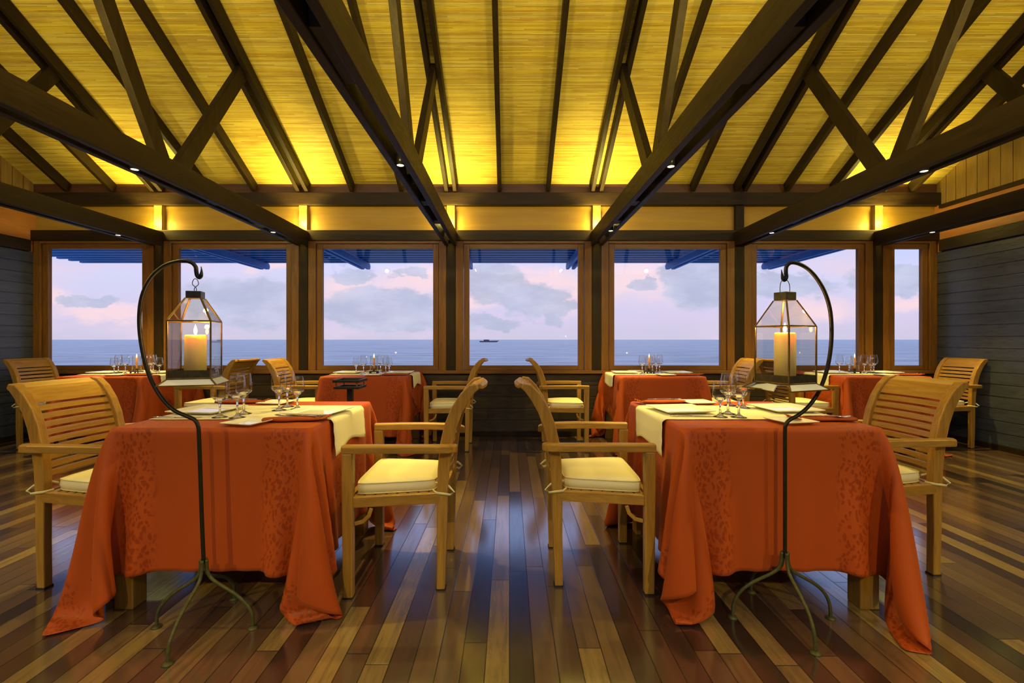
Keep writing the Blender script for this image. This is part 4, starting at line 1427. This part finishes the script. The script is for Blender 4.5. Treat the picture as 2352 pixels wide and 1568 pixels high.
def make_lantern(s, zb, zsh, zcap0, zcap1, zhook, cap, skirt, loop):
    """square glass lantern with hipped glass top; heights are above the rim of the skirt"""
    r = empty('candle_lantern')
    hs, hc, hk = s / 2, cap / 2, skirt / 2
    corner = lambda q: [(-q, -q), (q, -q), (q, q), (-q, q)]
    mb = MB()
    t_ = 0.0055
    for x, y in corner(hs):
        mb.bar((x, y, zb), (x, y, zsh), t_, t_, up=(0, 1, 0))
    for (x, y), (x2, y2) in zip(corner(hs), corner(hs)[1:] + corner(hs)[:1]):
        mb.bar((x, y, zsh), (x2, y2, zsh), t_, t_)
        mb.bar((x, y, zb + 0.003), (x2, y2, zb + 0.003), t_, t_)
    for (x, y), (x2, y2) in zip(corner(hs), corner(hc)):
        mb.bar((x, y, zsh), (x2, y2, zcap0), 0.0065, 0.005)
    mb.build('frame', 'brass', r, bevel=0.001)
    mb = MB()
    for (x, y), (x2, y2) in zip(corner(hs - 0.001), corner(hs - 0.001)[1:] + corner(hs - 0.001)[:1]):
        mb.bar((x, y, zb + 0.018), (x2, y2, zb + 0.018), 0.002, 0.030)
    mb.box(-hs, hs, -hs, hs, zb - 0.002, zb + 0.002)
    mb.build('base_tray', 'tarnish', r)
    MB().box(-hc, hc, -hc, hc, zcap0 - 0.001, zcap1).build('cap', 'tarnish', r, bevel=0.002)
    th = 0.0016
    for k in range(4):
        rot = Matrix.Rotation(k * PI / 2, 4, 'Z')
        mb = MB().box(-hs + 0.003, hs - 0.003, -hs - th / 2, -hs + th / 2, zb + 0.006, zsh - 0.003, rot)
        mb.build('glass_pane', 'lantern_glass', r)
        a, b_ = hs - 0.004, hc - 0.003
        vs_ = [rot @ Vector(p) for p in ((-a, -hs, zsh + 0.003), (a, -hs, zsh + 0.003), (b_, -hc, zcap0 - 0.001), (-b_, -hc, zcap0 - 0.001),
                                         (-a, -hs + th, zsh + 0.003), (a, -hs + th, zsh + 0.003), (b_, -hc + th, zcap0 - 0.001), (-b_, -hc + th, zcap0 - 0.001))]
        mb = MB()
        mb.add(vs_, [(0, 1, 2, 3), (7, 6, 5, 4), (0, 4, 5, 1), (1, 5, 6, 2), (2, 6, 7, 3), (3, 7, 4, 0)])
        mb.build('roof_pane', 'lantern_glass', r)
        a, b_ = hk, hs + 0.002
        vs_ = [rot @ Vector(p) for p in ((-a, -hk, 0.0), (a, -hk, 0.0), (b_, -b_, zb), (-b_, -b_, zb), (-a, -hk + 0.003, -0.002), (a, -hk + 0.003, -0.002), (b_, -b_ + 0.003, zb - 0.003), (-b_, -b_ + 0.003, zb - 0.003))]
        mb = MB()
        mb.add(vs_, [(0, 1, 2, 3), (7, 6, 5, 4), (0, 4, 5, 1), (1, 5, 6, 2), (2, 6, 7, 3), (3, 7, 4, 0)])
        mb.build('skirt_pane', 'skirt_glass', r)
    mb = MB()
    for (x, y), (x2, y2) in zip(corner(hk), corner(hk)[1:] + corner(hk)[:1]):
        mb.bar((x, y, 0), (x2, y2, 0), 0.004, 0.004)
    for (x, y), (x2, y2) in zip(corner(hk), corner(hs + 0.002)):
        mb.bar((x, y, 0), (x2, y2, zb), 0.005, 0.004)
    mb.build('skirt_frame', 'brass', r)
    zt = zhook
    if loop > 0.015:
        pth = [(-loop, 0, zcap1 - 0.006), (-loop, 0, zcap1 + (zt - zcap1) * 0.45), (-loop * 0.7, 0, zcap1 + (zt - zcap1) * 0.82), (0, 0, zt), (loop * 0.7, 0, zcap1 + (zt - zcap1) * 0.82), (loop, 0, zcap1 + (zt - zcap1) * 0.45), (loop, 0, zcap1 - 0.006)]
    else:
        pth = [(0.002, 0, zcap1 - 0.004), (0.003, 0, zcap1 + 0.012), (-loop, 0, zt - 0.02), (-loop * 0.6, 0, zt - 0.004), (0, 0, zt), (loop * 0.6, 0, zt - 0.004), (loop, 0, zt - 0.02), (-0.003, 0, zcap1 + 0.012), (-0.002, 0, zcap1 - 0.004)]
    MB().tube(smooth_path(pth, 5), 0.0013, 8).build('handle', 'tarnish', r, True)
    return r

def make_pillar(rad, h):
    r = empty('pillar_candle')
    MB().lathe([(0, 0), (rad, 0), (rad, h - 0.006), (rad - 0.005, h), (rad - 0.010, h - 0.002), (rad * 0.4, h - 0.008), (0, h - 0.009)], 32).build('wax', 'wax', r, True)
    MB().tube([(0, 0, h - 0.010), (0.0005, 0, h + 0.002), (0.0015, 0, h + 0.006)], 0.001, 6).build('wick', 'wick', r)
    mb = MB().lathe([(0, 0), (0.004, 0.004), (0.0062, 0.012), (0.0046, 0.022), (0.0018, 0.032), (0, 0.038)], 12, (0, 0, h + 0.001))
    mb.build('flame', 'flame', r, True)
    return r

# left lantern
zrimL = pxm(0, 887, dL)[1] + 0.011
xcL, ycL = -1.175, dL
zLb = 0.020
k_ = dL / F_PX
lanL = make_lantern(0.137, zLb, 0.232, 0.318, 0.344, pxm(0, 640, dL)[1] - zrimL, 0.050, 0.186, 0.010)
lanL.location = (xcL, ycL, zrimL)
lanL.rotation_euler = (0, 0, R(17))
tag(lanL, 'glass candle lantern hanging from the left iron hook, one face turned forward', 'lantern', 'hanging candle lanterns')
cL = make_pillar(0.036, 0.160)
cL.location = (xcL, ycL, zrimL + zLb + 0.002)
tag(cL, 'thick lit ivory candle inside the left lantern', 'candle', 'thick candles in the lanterns')
glow((xcL, ycL, zrimL + zLb + 0.195), 2.2)
# right lantern
zrimR = pxm(0, 890, dR)[1] - 0.002
xcR, ycR = 1.052, dR
lanR = make_lantern(0.144, zLb, 0.236, 0.335, 0.366, pxm(0, 641, dR)[1] - zrimR, 0.054, 0.206, 0.026)
lanR.location = (xcR, ycR, zrimR)
lanR.rotation_euler = (0, 0, R(22))
lanR.children[-1].rotation_euler = (0, 0, R(-22))
tag(lanR, 'glass candle lantern hanging from the right iron hook, one corner turned forward', 'lantern', 'hanging candle lanterns')
cR = make_pillar(0.037, 0.190)
cR.location = (xcR, ycR, zrimR + zLb + 0.002)
tag(cR, 'thick lit ivory candle inside the right lantern', 'candle', 'thick candles in the lanterns')
glow((xcR, ycR, zrimR + zLb + 0.225), 2.2)

# ------------------------------------------------------------------ black tray stand
sx_, sy_ = -1.19, 3.55
ts = empty('tray_stand', (sx_, sy_, 0))
MB().box(-0.11, 0.11, -0.11, 0.11, 0, 0.015).build('base', 'black', ts, bevel=0.003)
MB().box(-0.020, 0.020, -0.020, 0.020, 0.015, 0.716).build('post', 'black', ts, bevel=0.003)
def frame_sq(hw, z0, z1, wdt):
    mb = MB()
    mb.box(-hw, hw, -hw, -hw + wdt, z0, z1).box(-hw, hw, hw - wdt, hw, z0, z1)
    mb.box(-hw, -hw + wdt, -hw + wdt, hw - wdt, z0, z1).box(hw - wdt, hw, -hw + wdt, hw - wdt, z0, z1)
    return mb
mb = frame_sq(0.092, 0.716, 0.734, 0.012)
mb.box(-0.08, 0.08, -0.08, 0.08, 0.716, 0.720)
mb.build('tray', 'black', ts, bevel=0.002)
frame_sq(0.098, 0.764, 0.784, 0.014).build('rim', 'black', ts, bevel=0.002)
for a in (-1, 1):
    for b_ in (-1, 1):
        MB().box(a * 0.076 - 0.004, a * 0.076 + 0.004, b_ * 0.084 - 0.004, b_ * 0.084 + 0.004, 0.734, 0.764).build('peg', 'brass', ts)
tag(ts, 'black metal stand with a square open tray before the second window table', 'tray stand')
